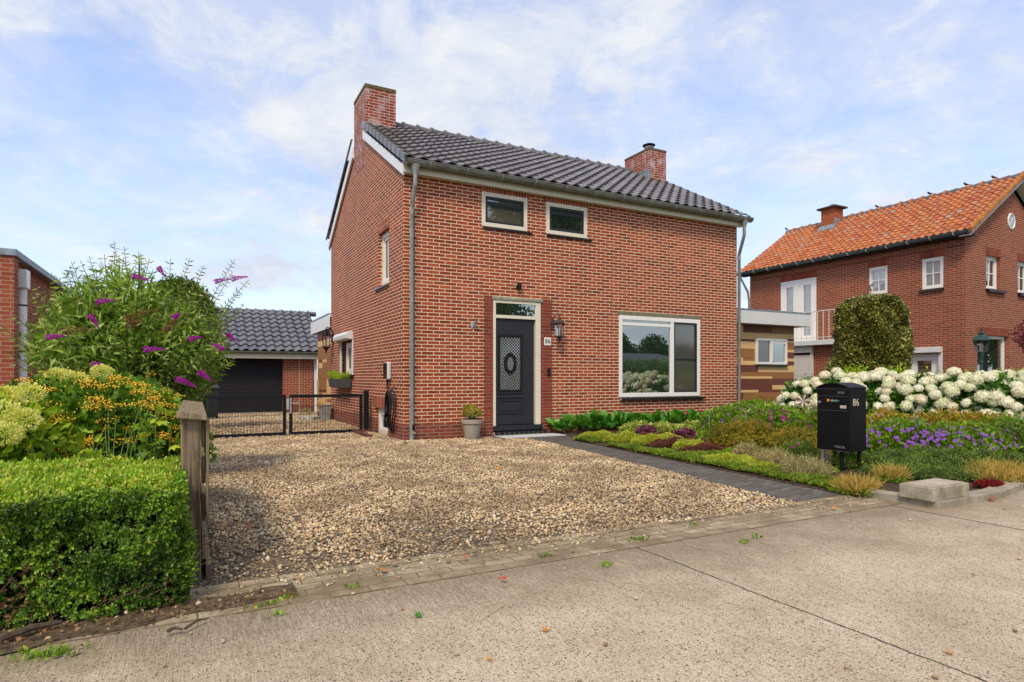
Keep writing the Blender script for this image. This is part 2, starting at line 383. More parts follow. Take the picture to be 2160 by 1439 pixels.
def tiles(origin, ud, vd, ncol, nrow, tw, tl, amp, mat, name, parent, lift=.040, su=8, org=None, jit=.0, skip=None):
    o = np.array(origin, float); ud = np.array(ud, float); vd = np.array(vd, float)
    ud /= np.linalg.norm(ud); vd /= np.linalg.norm(vd); nd = np.cross(ud, vd); nd *= np.sign(nd[2])
    x = np.linspace(-.03, 1.0, su+1); prof = amp*(.5+.5*np.cos(2*np.pi*(x-.28)))**1.25
    vs = []; fs = []; k = 0; n = su+1
    for r in range(nrow):
        for c in range(ncol):
            if skip and skip(c, r): continue
            jz = R.uniform(-jit, jit); ju = R.uniform(-jit, jit)
            low = np.array([o+ud*((c+xx)*tw+ju)+vd*(r*tl)+nd*(p+lift+jz) for xx, p in zip(x, prof)])
            up = np.array([o+ud*((c+xx)*tw+ju)+vd*((r+1.12)*tl)+nd*(p+jz) for xx, p in zip(x, prof)])
            lip = low-nd*.022-vd*.002
            vs += [lip, low, up]
            for i in range(su):
                fs.append((k+i, k+i+1, k+n+i+1, k+n+i)); fs.append((k+n+i, k+n+i+1, k+2*n+i+1, k+2*n+i))
            k += 3*n
    g = ORG[parent] if parent is not None else Vector((0, 0, 0))
    ob = npmesh(name, np.concatenate(vs), fs, mat, parent, True, tuple(g))
    ob.data.set_sharp_from_angle(angle=rad(50)); return ob

# ------------------------------------------------------------------ foliage helpers
def leaf(kind='oval', curl=.12):
    if kind == 'oval':
        V = [(0,0,0),(-.26,.02,.35),(0,-.06,.42),(.26,.02,.35),(-.2,.0,.72),(0,-.05,.75),(.2,.0,.72),(0,.05+curl,1)]
        Fc = [(0,2,1,1),(0,3,2,2),(1,2,5,4),(2,3,6,5),(4,5,7,7),(5,6,7,7)]
        Fc = [(0,2,1),(0,3,2),(1,2,5),(1,5,4),(2,3,6),(2,6,5),(4,5,7),(5,6,7)]
    elif kind == 'dia':
        V = [(0,0,0),(-.27,.04,.45),(.27,.04,.45),(0,-.0+curl,1),(0,-.05,.48)]
        Fc = [(0,4,1),(0,2,4),(1,4,3),(4,2,3)]
    elif kind == 'lance':
        V = [(0,0,0),(-.12,.02,.35),(.12,.02,.35),(-.08,.09,.7),(.08,.09,.7),(0,.25+curl,1)]
        Fc = [(0,2,1),(1,2,4),(1,4,3),(3,4,5)]
    elif kind == 'lobe':
        V = [(0,0,0),(-.45,.05,.2),(-.22,.0,.38),(-.42,.08,.72),(-.14,0,.68),(0,.1,1),(.14,0,.68),(.42,.08,.72),(.22,0,.38),(.45,.05,.2),(0,-.06,.45)]
        r = [1,2,3,4,5,6,7,8,9]; Fc = [(10,b,a) for a, b in zip(r, r[1:])]+[(0,10,1),(0,9,10)]
    elif kind == 'blade':
        V = [(-.035,0,0),(.035,0,0),(-.025,.06,.5),(.025,.06,.5),(0,.22,1)]; Fc = [(0,1,3),(0,3,2),(2,3,4)]
    elif kind == 'round':
        V = [(0,0,0)]+[(.46*math.sin(a)*(1 if abs(a) < 3 else 0), .05*math.cos(2*a)+.06, .52-.48*math.cos(a)) for a in np.linspace(.6, 2*math.pi-.6, 9)]+[(0,-.04,.52)]
        Fc = [(10,i,i+1) for i in range(1, 9)]+[(0,10,1),(0,9,10)]
    return np.array(V, float), np.array(Fc, int)
def rotz(a): c, s = math.cos(a), math.sin(a); return np.array([[c,-s,0],[s,c,0],[0,0,1]])
def rotx(a): c, s = math.cos(a), math.sin(a); return np.array([[1,0,0],[0,c,-s],[0,s,c]])
def sprig(kind, n, tilt=(30, 75), size=.55, stem=True, curl=.12, up=.9):
    lv, lf = leaf(kind, curl); VV = []; FF = []; k = 0
    for i in range(n):
        a = i*2.4+R.uniform(-.3, .3); tl = rad(R.uniform(*tilt)); z = up*(i/max(1, n-1))*(1-size*.3)
        if i == n-1: tl *= .35
        v = lv*size*R.uniform(.75, 1.15) @ rotx(-tl).T @ rotz(a).T+np.array([0, 0, z])
        VV.append(v); FF.append(lf+k); k += len(lv)
    if stem:
        VV.append(np.array([(-.012,0,0),(.012,0,0),(0,.012,up)])); FF.append(np.array([(k,k+1,k+2)])); k += 3
    return np.concatenate(VV), np.concatenate(FF)
def scatter(tpls, P, D, S, roll=None):
    """copies of the templates at points P, growing along D, size S; returns one vertex and face array"""
    P = np.asarray(P, float); D = np.asarray(D, float); S = np.asarray(S, float)
    D = D/np.linalg.norm(D, axis=1, keepdims=True); N_ = len(P)
    a = R.normal(size=(N_, 3)) if roll is None else roll
    X = np.cross(a, D); X /= np.linalg.norm(X, axis=1, keepdims=True)+1e-9; Y = np.cross(D, X)
    B = np.stack([X, Y, D], 2)
    idx = R.randint(len(tpls), size=N_); VV = []; FF = []; k = 0
    for ti, (tv, tf) in enumerate(tpls):
        w_ = np.where(idx == ti)[0]
        if not len(w_): continue
        v = np.einsum('nij,kj->nki', B[w_], tv)*S[w_, None, None]+P[w_, None, :]
        VV.append(v.reshape(-1, 3)); f = tf[None]+(np.arange(len(w_))*len(tv))[:, None, None]+k
        FF.append(f.reshape(-1, 3)); k += len(w_)*len(tv)
    return np.concatenate(VV), np.concatenate(FF)
def blob_pts(n, c, r, shell=.55, zmin=-1., bumps=7, seed=None):
    """points in a lumpy ellipsoid, denser to the outside, with outward directions"""
    rs = R if seed is None else np.random.RandomState(seed)
    d = rs.normal(size=(n*2, 3)); d /= np.linalg.norm(d, axis=1, keepdims=True); d = d[d[:, 2] > zmin][:n]
    lump = np.zeros(len(d)); bd = rs.normal(size=(bumps, 3)); bd /= np.linalg.norm(bd, axis=1, keepdims=True)
    for b in bd: lump = np.maximum(lump, np.exp(-(1-d @ b)*7))
    rr = (.80+.26*lump)*(shell+(1-shell)*rs.rand(len(d))**.6)
    return np.array(c)+d*rr[:, None]*np.array(r), d
def merge(*vf):
    VV = []; FF = []; k = 0
    for v, f in vf: VV.append(v); FF.append(np.asarray(f)+k); k += len(v)
    return np.concatenate(VV), np.concatenate(FF)
LM = {}
LM['box'] = leafmat('box_hedge_leaf', [(.04, .11, .008), (.09, .22, .012), (.17, .36, .016), (.29, .48, .025), (.40, .46, .06)], .3, .35, .45, .8, 3.5)
LM['boxtop'] = leafmat('box_hedge_new_growth', [(.20, .38, .02), (.34, .54, .03), (.50, .62, .05), (.58, .50, .10)], .35, .35, .45, .25, 4)
LM['dry'] = leafmat('dried_leaf', [(.09, .05, .03), (.20, .10, .045), (.34, .19, .09), (.44, .30, .17)], .2, .7, .1)
LM['bud'] = leafmat('buddleia_leaf', [(.10, .20, .022), (.22, .38, .035), (.38, .54, .07), (.60, .66, .22)], .35, .5, .3, .55, 2.2)
LM['back'] = leafmat('dense_shrub_leaf', [(.07, .14, .015), (.13, .21, .02), (.22, .28, .03)], .25, .4, .4)
LM['vib'] = leafmat('lobed_shrub_leaf', [(.08, .19, .015), (.16, .32, .025), (.30, .47, .04)], .35, .45, .3, .6)
LM['lime'] = leafmat('lime_leaf', [(.22, .38, .02), (.38, .54, .03), (.58, .66, .05)], .35, .45, .3, .4, 5)
LM['hyd'] = leafmat('hydrangea_leaf', [(.04, .13, .012), (.07, .21, .016), (.14, .32, .025)], .25, .45, .35, .4)
LM['limeflower'] = leafmat('lime_panicle', [(.66, .70, .10), (.80, .80, .20), (.90, .86, .46)], .3, .7, .1, .1)
LM['berry'] = leafmat('orange_berry', [(.82, .62, .03), (.85, .50, .03), (.84, .36, .03)], .05, .3, .4, .1)
LM['purple'] = leafmat('magenta_floret', [(.38, .015, .36), (.60, .03, .55), (.72, .10, .66)], .2, .7, .1, .2, 9)
LM['brownspike'] = leafmat('faded_floret', [(.10, .05, .02), (.22, .10, .045), (.30, .17, .06)], .1, .8, .1, .1)
LM['white'] = leafmat('cream_floret', [(.80, .78, .55), (.88, .86, .68), (.93, .91, .78)], .12, .8, .1, .1, 14)
LM['holly'] = leafmat('variegated_holly_leaf', [(.07, .09, .012), (.14, .16, .02), (.28, .27, .05), (.62, .55, .16)], .15, .3, .5, .6, 3)
LM['berg'] = leafmat('bergenia_leaf', [(.04, .17, .012), (.08, .27, .018), (.15, .38, .03)], .2, .35, .45, .2)
LM['varieg'] = leafmat('variegated_leaf', [(.24, .36, .04), (.46, .54, .08), (.68, .66, .24)], .3, .5, .3, .3, 6)
LM['heuch'] = leafmat('purple_leaf', [(.10, .025, .05), (.20, .05, .10), (.32, .10, .16)], .2, .4, .4, .3, 6)
LM['limecarpet'] = leafmat('lime_carpet', [(.34, .42, .03), (.50, .55, .05), (.66, .64, .12)], .3, .6, .2, .35, 9)
LM['greencarpet'] = leafmat('green_carpet', [(.09, .18, .012), (.18, .32, .016), (.32, .44, .03), (.36, .30, .08)], .3, .55, .25, .7, 6)
LM['redcarpet'] = leafmat('brown_red_carpet', [(.12, .04, .03), (.21, .065, .05), (.27, .13, .08)], .15, .7, .1, .3, 9)
LM['ger'] = leafmat('geranium_leaf', [(.12, .25, .014), (.22, .39, .022), (.38, .54, .04)], .3, .5, .3, .7, 4)
LM['gerpink'] = leafmat('magenta_petal', [(.55, .02, .35), (.66, .05, .45)], .25, .6, .1, 0)
LM['gerblue'] = leafmat('violet_petal', [(.34, .12, .74), (.48, .18, .86), (.62, .16, .72)], .25, .6, .1, 0)
LM['spir'] = leafmat('bronze_leaf', [(.13, .20, .014), (.26, .28, .018), (.46, .28, .03), (.60, .30, .05)], .3, .5, .2, .65, 5)
LM['heath'] = leafmat('dry_heath', [(.14, .20, .05), (.30, .30, .09), (.66, .46, .24), (.78, .60, .38)], .2, .7, .1, .5, 9)
LM['juni'] = leafmat('creeping_conifer', [(.05, .11, .016), (.10, .20, .025), (.20, .30, .04), (.28, .26, .09)], .2, .6, .2, .75, 5)
LM['tan'] = leafmat('tan_grass', [(.22, .26, .03), (.50, .32, .06), (.70, .44, .12), (.78, .56, .22)], .3, .6, .2, .35, 7)
LM['redmoss'] = leafmat('red_sedum', [(.16, .012, .012), (.28, .025, .02)], .1, .6, .2, .1)
LM['fern'] = leafmat('fern_leaf', [(.14, .30, .02), (.26, .46, .03)], .35, .5, .2, .4)
LM['shrub'] = leafmat('olive_shrub_leaf', [(.09, .16, .02), (.16, .25, .04), (.28, .35, .08)], .25, .5, .2, .5, 5)
LM['mix'] = leafmat('mixed_bed_leaf', [(.14, .28, .02), (.26, .34, .03), (.62, .30, .04), (.60, .42, .05), (.50, .04, .04)], .3, .5, .2, .4, 8)
LM['plum'] = leafmat('plum_tree_leaf', [(.16, .03, .035), (.30, .06, .07)], .2, .5, .3, .2)
LM['tree'] = leafmat('tree_leaf', [(.04, .11, .012), (.08, .18, .02), (.14, .26, .03)], .25, .5, .3, .4, 1)
LM['moss'] = leafmat('moss', [(.08, .13, .02), (.14, .2, .03)], .1, .8, .1)
LM['petalyellow'] = leafmat('yellow_petal', [(.7, .45, .02), (.7, .28, .02)], .2, .6, .1)
M['bark'] = simple('bark', (.11, .08, .055), .9, .15, var=.35, scale=25, bmp=.6)
M['stemgreen'] = simple('green_stem', (.12, .20, .05), .7, .2)
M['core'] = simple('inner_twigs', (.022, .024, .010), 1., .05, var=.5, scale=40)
# ================================================================== THE SETTING
def gz(y): 
    t = min(1, max(0, (y-6)/6)); return -.2*t*t*(3-2*t)
def groundmat():
    m, t, b, o = newmat('lawn_and_earth'); g = pos(t)
    c = ramp(t, noise(t, g.outputs['Position'], 1.3, 6, .65), [(.35, (.07, .055, .03)), (.55, (.07, .12, .025)), (.7, (.10, .17, .035))])
    setb(t, b, c, .95, .1); bump(t, b, noise(t, g.outputs['Position'], 40, 4), .8, .02); return m
mb = MB(); ys = [-350, 6, 7, 8, 9, 10, 11, 12, 350]
for a, b in zip(ys, ys[1:]): mb.add([(-350, a, gz(a)-.03), (350, a, gz(a)-.03), (350, b, gz(b)-.03), (-350, b, gz(b)-.03)], [(0, 1, 2, 3)])
tag(mb.build('ground', groundmat()), kind='structure')

def roadmat():
    m, t, b, o = newmat('concrete_road'); g = pos(t); P = g.outputs['Position']
    s = t.nodes.new('ShaderNodeSeparateXYZ'); t.links.new(P, s.inputs[0])
    base = ramp(t, noise(t, P, 1.7, 8, .68), [(.3, (.48, .375, .25)), (.5, (.63, .51, .36)), (.7, (.72, .605, .445))])
    st = t.nodes.new('ShaderNodeMapping'); st.inputs['Scale'].default_value = (130, 8, 8); st.inputs['Rotation'].default_value = (0, 0, rad(-9)); t.links.new(P, st.inputs[0])
    broom = noise(t, st.outputs[0], 1, 3, .6)
    base = mixc(t, ramp(t, broom, [(.36, .42), (.56, 0.)]), base, (.30, .235, .165))
    fine = noise(t, P, 170, 4, .75); base = mixc(t, ramp(t, fine, [(.38, .85), (.54, 0.)]), base, (.17, .13, .085))
    # dark pits and pale chips of aggregate
    v = t.nodes.new('ShaderNodeTexVoronoi'); v.inputs['Scale'].default_value = 78; v.feature = 'F1'; mp = t.nodes.new('ShaderNodeMapping'); mp.inputs['Scale'].default_value = (1, 1, 1); t.links.new(P, mp.inputs[0])
    wv = t.nodes.new('ShaderNodeVectorMath'); wv.operation = 'ADD'; nn = t.nodes.new('ShaderNodeTexNoise'); nn.inputs['Scale'].default_value = 30
    sc_ = t.nodes.new('ShaderNodeVectorMath'); sc_.operation = 'SCALE'; sc_.inputs['Scale'].default_value = .02; t.links.new(P, nn.inputs['Vector']); t.links.new(nn.outputs['Color'], sc_.inputs[0])
    t.links.new(mp.outputs[0], wv.inputs[0]); t.links.new(sc_.outputs[0], wv.inputs[1]); t.links.new(wv.outputs[0], v.inputs['Vector'])
    vc = t.nodes.new('ShaderNodeSeparateColor'); t.links.new(v.outputs['Color'], vc.inputs[0])
    rr = ramp(t, vc.outputs[0], [(.52, 0.), (.56, .18), (1., .42)])
    pit = math_(t, 'LESS_THAN', v.outputs['Distance'], rr)
    base = mixc(t, math_(t, 'MULTIPLY', pit, .85), base, (.10, .072, .045))
    v2 = t.nodes.new('ShaderNodeTexVoronoi'); v2.inputs['Scale'].default_value = 85; t.links.new(P, v2.inputs['Vector'])
    v2c = t.nodes.new('ShaderNodeSeparateColor'); t.links.new(v2.outputs['Color'], v2c.inputs[0])
    edge = ramp(t, math_(t, 'ADD', s.outputs[1], math_(t, 'MULTIPLY', noise(t, P, 1.7, 4), .7)), [(0., 0.), (1., 1.)])
    ed = t.nodes.new('ShaderNodeMapRange'); t.links.new(math_(t, 'ADD', s.outputs[1], math_(t, 'MULTIPLY', math_(t, 'SUBTRACT', noise(t, P, 1.5, 7, .7), .5), 1.9)), ed.inputs[0])
    ed.inputs[1].default_value = -8.0; ed.inputs[2].default_value = -7.05; ed.inputs[3].default_value = 0; ed.inputs[4].default_value = .85
    base = mixc(t, math_(t, 'MULTIPLY', ed.outputs[0], ramp(t, broom, [(.40, .95), (.62, .60)])), base, (.17, .128, .08))
    chip = math_(t, 'MULTIPLY', math_(t, 'LESS_THAN', v2.outputs['Distance'], math_(t, 'MULTIPLY', v2c.outputs[1], .38)), math_(t, 'GREATER_THAN', v2c.outputs[0], .75))
    base = mixc(t, math_(t, 'MULTIPLY', chip, .6), base, (.58, .54, .46))
    # slab joints across the road
    wob = math_(t, 'MULTIPLY', math_(t, 'SUBTRACT', noise(t, P, 7, 5, .7), .5), .05)
    def joint(x0, wd): return math_(t, 'LESS_THAN', math_(t, 'ABSOLUTE', math_(t, 'SUBTRACT', math_(t, 'ADD', s.outputs[0], wob), x0)), wd)
    jj = math_(t, 'MAXIMUM', joint(-.66, .006), math_(t, 'MAXIMUM', joint(2.12, .010), joint(-5.6, .006)))
    jc = mixc(t, ramp(t, noise(t, P, 8, 2), [(.52, 0.), (.6, 1.)]), (.05, .04, .03), (.06, .10, .015))
    base = mixc(t, jj, base, jc)
    setb(t, b, base, .9, .2)
    h = math_(t, 'SUBTRACT', math_(t, 'ADD', math_(t, 'MULTIPLY', fine, .5), math_(t, 'MULTIPLY', broom, .3)), math_(t, 'ADD', math_(t, 'MULTIPLY', pit, 1.), math_(t, 'MULTIPLY', jj, 2.)))
    bump(t, b, h, .9, .008); return m
mb = MB(); mb.add([(-60, -11.2, -.004), (80, -11.2, -.004), (80, -7.03, -.004), (-60, -7.03, -.004)], [(0, 1, 2, 3)])
tag(mb.build('road', roadmat()), kind='structure')

def pavermat(name, stops, joint, bw, rh, ms, rot=0., dirt=(.12, .09, .06), dirtf=.6, off=.5):
    m, t, b, o = newmat(name); g = pos(t); P = g.outputs['Position']
    mp = t.nodes.new('ShaderNodeMapping'); mp.inputs['Rotation'].default_value = (0, 0, rot); t.links.new(P, mp.inputs[0])
    wv = t.nodes.new('ShaderNodeVectorMath'); wv.operation = 'ADD'; nn = t.nodes.new('ShaderNodeTexNoise'); nn.inputs['Scale'].default_value = 6
    sc_ = t.nodes.new('ShaderNodeVectorMath'); sc_.operation = 'SCALE'; sc_.inputs['Scale'].default_value = .02; t.links.new(P, nn.inputs['Vector']); t.links.new(nn.outputs['Color'], sc_.inputs[0])
    t.links.new(mp.outputs[0], wv.inputs[0]); t.links.new(sc_.outputs[0], wv.inputs[1])
    k = t.nodes.new('ShaderNodeTexBrick'); t.links.new(wv.outputs[0], k.inputs['Vector']); k.inputs['Scale'].default_value = 1; k.offset = off
    k.inputs['Brick Width'].default_value = bw; k.inputs['Row Height'].default_value = rh; k.inputs['Mortar Size'].default_value = ms; k.inputs['Mortar Smooth'].default_value = .4
    k.inputs['Color1'].default_value = (0, 0, 0, 1); k.inputs['Color2'].default_value = (1, 1, 1, 1); k.inputs['Mortar'].default_value = (.5, .5, .5, 1)
    c = ramp(t, k.outputs['Color'], stops)
    n = noise(t, P, 160, 3, .7)
    c = mixc(t, ramp(t, n, [(.55, 0.), (.66, .55)]), c, tuple(min(1, x*1.9) for x in stops[-1][1]))
    c = mixc(t, ramp(t, n, [(.32, .6), (.45, 0.)]), c, tuple(x*.5 for x in stops[0][1]))
    c = mixc(t, k.outputs['Fac'], c, joint)
    c = mixc(t, ramp(t, noise(t, P, 3.4, 8, .74), [(.40, .12), (.58, dirtf)]), c, dirt)
    setb(t, b, c, .9, .15); bump(t, b, math_(t, 'ADD', math_(t, 'SUBTRACT', 1., k.outputs['Fac']), math_(t, 'MULTIPLY', n, .5)), .7, .008); return m
pm = pavermat('worn_pavers', [(0., (.27, .215, .135)), (.6, (.38, .31, .205)), (1., (.47, .39, .27))], (.11, .08, .045), .20, .089, .0042, dirt=(.19, .14, .085), dirtf=.9)
mb = MB(); mb.box(-9, 2.36, -7.045, -6.673, -.05, .0005); tag(mb.build('paver_strip', pm), kind='structure')
pk = simple('edging_stone', (.21, .175, .125), .9, .2, var=.25, scale=20, bmp=.5, dirt=(.10, .08, .045))
mb = MB(); x = -3.4
while x < 2.3:
    l = min(1.0, 2.36-x); mb.hexa([(x+.004, -6.672, -.05), (x+l-.004, -6.668, -.05), (x+l-.004, -6.60, -.05), (x+.004, -6.60, -.05), (x+.004, -6.672, .009), (x+l-.004, -6.668, .007), (x+l-.004, -6.60, .010), (x+.004, -6.60, .011)]); x += 1.0
tag(mb.build('edging_kerb', pm), kind='structure')
# garden path of dark transverse strip pavers
pathm = pavermat('dark_path_pavers', [(0., (.085, .08, .08)), (.5, (.13, .125, .12)), (1., (.185, .175, .165))], (.028, .024, .02), .20, .052, .0045, rot=rad(-6.8), dirt=(.10, .075, .05), dirtf=.55)
PL = [(1.47, -6.6), (1.60, -5.5), (1.83, -3.6), (2.08, -1.6), (2.12, -.62)]
PR = [(2.13, -6.6), (2.24, -5.5), (2.38, -3.6), (2.62, -1.5), (3.0, -.62)]
mb = MB()
for (a, b, c, d) in zip(PL, PL[1:], PR[1:], PR):
    mb.add([(*a, .012), (*d, .012), (*c, .012), (*b, .012)], [(0, 1, 2, 3)]); 
    mb.add([(*a, -.04), (*a, .012), (*b, .012), (*b, -.04)], [(0, 1, 2, 3)])
mb.box(1.55, 4.3, -.62, -.36, -.05, .014); mb.box(1.55, 3.0, -.36, 0, -.05, .014)
tag(mb.build('path', pathm), kind='structure')

# gravel drive: earth sheet and the stones on it
def gravelbase():
    m, t, b, o = newmat('gravel_bed'); g = pos(t); P = g.outputs['Position']
    v = t.nodes.new('ShaderNodeTexVoronoi'); v.inputs['Scale'].default_value = 48; t.links.new(P, v.inputs['Vector'])
    vc = t.nodes.new('ShaderNodeSeparateColor'); t.links.new(v.outputs['Color'], vc.inputs[0])
    c = ramp(t, vc.outputs[0], [(0., (.10, .075, .05)), (.5, (.26, .19, .12)), (1., (.42, .33, .22))])
    c = mixc(t, ramp(t, v.outputs['Distance'], [(.3, 0.), (.7, .9)]), c, (.07, .05, .035))
    setb(t, b, c, .9, .15); bump(t, b, math_(t, 'SUBTRACT', 1., v.outputs['Distance']), 1., .012); return m
gb = gravelbase(); mb = MB()
mb.add([(-3.3, -6.6, 0), (1.47, -6.6, 0), (1.6, -5.5, 0), (1.83, -3.6, 0), (2.08, -1.6, 0), (2.12, -.62, 0), (1.55, -.62, 0), (1.55, 0, 0), (0, 0, 0), (0, 6, 0), (-5.5, 6, 0), (-5.5, 1, 0), (-3.3, 1, 0)], [tuple(range(13))])
for a, b in zip(range(6, 14), range(7, 15)): mb.add([(-5.5, a, gz(a)), (1.2, a, gz(a)), (1.2, b, gz(b)), (-5.5, b, gz(b))], [(0, 1, 2, 3)])
tag(mb.build('gravel_bed', gb), kind='structure')
def pebblemat():
    m, t, b, o = newmat('river_gravel'); g = pos(t)
    c = ramp(t, g.outputs['Random Per Island'], [(0., (.09, .08, .08)), (.14, (.19, .145, .11)), (.24, (.42, .275, .14)), (.40, (.63, .45, .235)), (.62, (.70, .53, .295)), (.8, (.79, .64, .39)), (.92, (.87, .79, .59)), (.965, (.48, .20, .07)), (1., (.16, .16, .17))])
    c = mixc(t, ramp(t, noise(t, g.outputs['Position'], 170, 3), [(.4, .2), (.6, 0.)]), c, (.16, .11, .07))
    c = mixc(t, ramp(t, noise(t, g.outputs['Position'], 1.4, 5, .65), [(.42, .6), (.60, 0.)]), c, (.19, .125, .07))
    setb(t, b, c, .7, .3); return m
M['pebble'] = pebblemat()
def ico():
    p = (1+5**.5)/2
    V = np.array([(-1,p,0),(1,p,0),(-1,-p,0),(1,-p,0),(0,-1,p),(0,1,p),(0,-1,-p),(0,1,-p),(p,0,-1),(p,0,1),(-p,0,-1),(-p,0,1)], float); V /= np.linalg.norm(V[0])
    Fc = np.array([(0,11,5),(0,5,1),(0,1,7),(0,7,10),(0,10,11),(1,5,9),(5,11,4),(11,10,2),(10,7,6),(7,1,8),(3,9,4),(3,4,2),(3,2,6),(3,6,8),(3,8,9),(4,9,5),(2,4,11),(6,2,10),(8,6,7),(9,8,1)])
    return V, Fc
IV, IF = ico()
def icos(n=1):
    V, Fc = IV.tolist(), IF.tolist()
    for _ in range(n):
        mid = {}; nf = []
        def md(a, b):
            k = (min(a, b), max(a, b))
            if k not in mid:
                v = [(x+y)/2 for x, y in zip(V[a], V[b])]; l = math.sqrt(sum(q*q for q in v)); V.append([q/l for q in v]); mid[k] = len(V)-1
            return mid[k]
        for a, b, c in Fc:
            x, y, z = md(a, b), md(b, c), md(c, a); nf += [(a, x, z), (b, y, x), (c, z, y), (x, y, z)]
        Fc = nf
    return np.array(V), np.array(Fc)
def pebbles(P, S):
    n = len(P); tv = []
    for _ in range(7):
        v = IV*np.array([1.2, .92, .62])*(1+R.uniform(-.16, .16, (12, 1))); tv.append((v, IF))
    D = R.normal(size=(n, 3))*.35+np.array([0, 0, 1.]); return scatter(tv, P, D, S)
def inpoly(x, y, poly):
    c = np.zeros(len(x), bool); n = len(poly)
    for i in range(n):
        x1, y1 = poly[i]; x2, y2 = poly[(i+1) % n]
        k = ((y1 > y) != (y2 > y)) & (x < (x2-x1)*(y-y1)/(y2-y1+1e-12)+x1); c ^= k
    return c
def lown(x, y, s, seed):
    rs = np.random.RandomState(seed); v = 0
    for i in range(6): a, b, p = rs.normal(size=3); v = v+np.sin((a*x+b*y)*s*(1+i*.5)+p*6)/(1+i*.4)
    return v/2.2
poly = [(-3.12, -6.66), (1.46, -6.66), (1.58, -5.5), (1.81, -3.6), (2.06, -1.6), (2.1, -.64), (1.6, -.62), (1.6, -.04), (.02, -.04), (-.02, 1.9), (-3.15, 1.9)]
n = 150000; x = R.uniform(-3.2, 2.2, n); y = R.uniform(-6.66, 1.9, n); k = inpoly(x, y, poly)
dirt = np.clip((-5.35-y+lown(x, y, 2.2, 3)*.6)/1.1, 0, 1)*np.clip((.6-x)/3.2+.30, 0, 1)+.45*(lown(x, y, 1.3, 77) > .75); k &= R.rand(n) > dirt*.80
x, y = x[k], y[k]; s = np.clip(np.exp(R.normal(-4.72, .30, len(x))), .005, .019)*np.where(y > -2, 1.15, 1)
z = R.uniform(0, .016, len(x))+np.clip(lown(x, y, 2.5, 5), 0, 1)*.012*(y > -5.5)
V1, F1 = pebbles(np.stack([x, y, z], 1), s)
n = 42000; x = R.uniform(-5.4, 1.1, n); y = R.uniform(1.9, 13.3, n); k = (x < -.02) | (y > 6.25); k &= (x > -3.2+(-2.2*(y > 3)))
x, y = x[k], y[k]; z = np.array([gz(a) for a in y])+R.uniform(.0, .02, len(x)); V2, F2 = pebbles(np.stack([x, y, z], 1), np.clip(np.exp(R.normal(-4.15, .25, len(x))), .01, .028))
V, Fc = merge((V1, F1), (V2, F2))
tag(npmesh('gravel', V, Fc, M['pebble'], None, True), kind='stuff')
# stray stones and crumbs on pavers and road
n = 1500; x = R.uniform(-4, 5.5, n); y = -6.62-np.abs(R.normal(0, .13, n)); y = np.where(R.rand(n) < .10, R.uniform(-9.3, -7, n), y)
k = ~((x > 2.3) & (y > -7.4)); x, y = x[k], y[k]
V, Fc = pebbles(np.stack([x, y, np.full(len(x), .006)], 1), np.clip(np.exp(R.normal(-5.2, .45, len(x))), .0025, .013))
ps = simple('stray_stone', (.20, .16, .12), .8, .2, var=.5, scale=30); tag(npmesh('loose_stones', V, Fc, M['pebble'], None, True), kind='stuff')

# dirt washed out along the foot of the hedge and over the pavers
def dirtband(name, xs, yc, wd, seed, mat, z):
    vs = []; fs = []
    for i, x in enumerate(xs):
        a = lown(np.array([x]), np.array([0.]), 7, seed)[0]; b = lown(np.array([x]), np.array([9.]), 9, seed+1)[0]; f = wd*(1-.0*i); vs += [(x, yc(x)-f*(1+.5*a), z), (x, yc(x)+f*(1+.5*b), z)]
        if i: k = 2*i; fs.append((k-2, k, k+1, k-1))
    mb = MB(); mb.add(vs, fs); tag(mb.build(name, mat), kind='structure')
drm = simple('washed_out_dirt', (.135, .098, .062), .95, .1, var=.45, scale=16, bmp=1.)
dirtband('dirt', list(np.linspace(-6, -2.75, 90)), lambda x: -6.92+.12*max(0, x+3.4), .11, 5, drm, .0035)
# soil of the front garden with the kerb that holds it
kx = [(2.13, -6.60), (2.30, -6.62), (2.42, -7.0), (2.47, -7.15), (3.0, -7.22), (3.5, -7.22), (4.6, -7.0), (9, -6.2), (16, -5.3), (16, 8), (8.1, 8), (8.1, 0), (3.0, 0), (3.0, -.64), (2.62, -1.5), (2.38, -3.6), (2.24, -5.5)]
mb = MB(); mb.prism(kx, -.05, .022, 'z'); tag(mb.build('soil', M['soil']), kind='structure')
mb = MB(); mb.prism([(-3.24, -6.75), (-9, -6.9), (-9, 1.2), (-3.24, 1.2)], -.05, .015, 'z'); tag(mb.build('earth_strip', M['soil']), kind='structure')
kerbm = simple('kerb_stone', (.34, .295, .22), .9, .2, var=.22, scale=14, bmp=.5, dirt=(.17, .13, .085))
def kerbseg(a, b, w_, h): 
    a = Vector(a); b = Vector(b); d = (b-a).normalized(); nn = Vector((-d.y, d.x))*w_
    q = [a, b, b+nn, a+nn]; return [(p.x, p.y, -.05) for p in q]+[(p.x, p.y, h) for p in q]
mb = MB(); kp = [(2.30, -6.52), (2.33, -6.98), (2.36, -7.30)]
mb.hexa(kerbseg((2.30, -7.32), (2.28, -6.50), -.16, .062)); mb.hexa(kerbseg((2.302, -7.33), (3.30, -7.335), .16, .06)); mb.hexa(kerbseg((3.31, -7.335), (4.6, -7.10), .16, .055)); mb.hexa(kerbseg((4.61, -7.10), (9, -6.28), .16, .055))
tag(mb.build('garden_kerb', kerbm, bevel=.006), kind='structure')

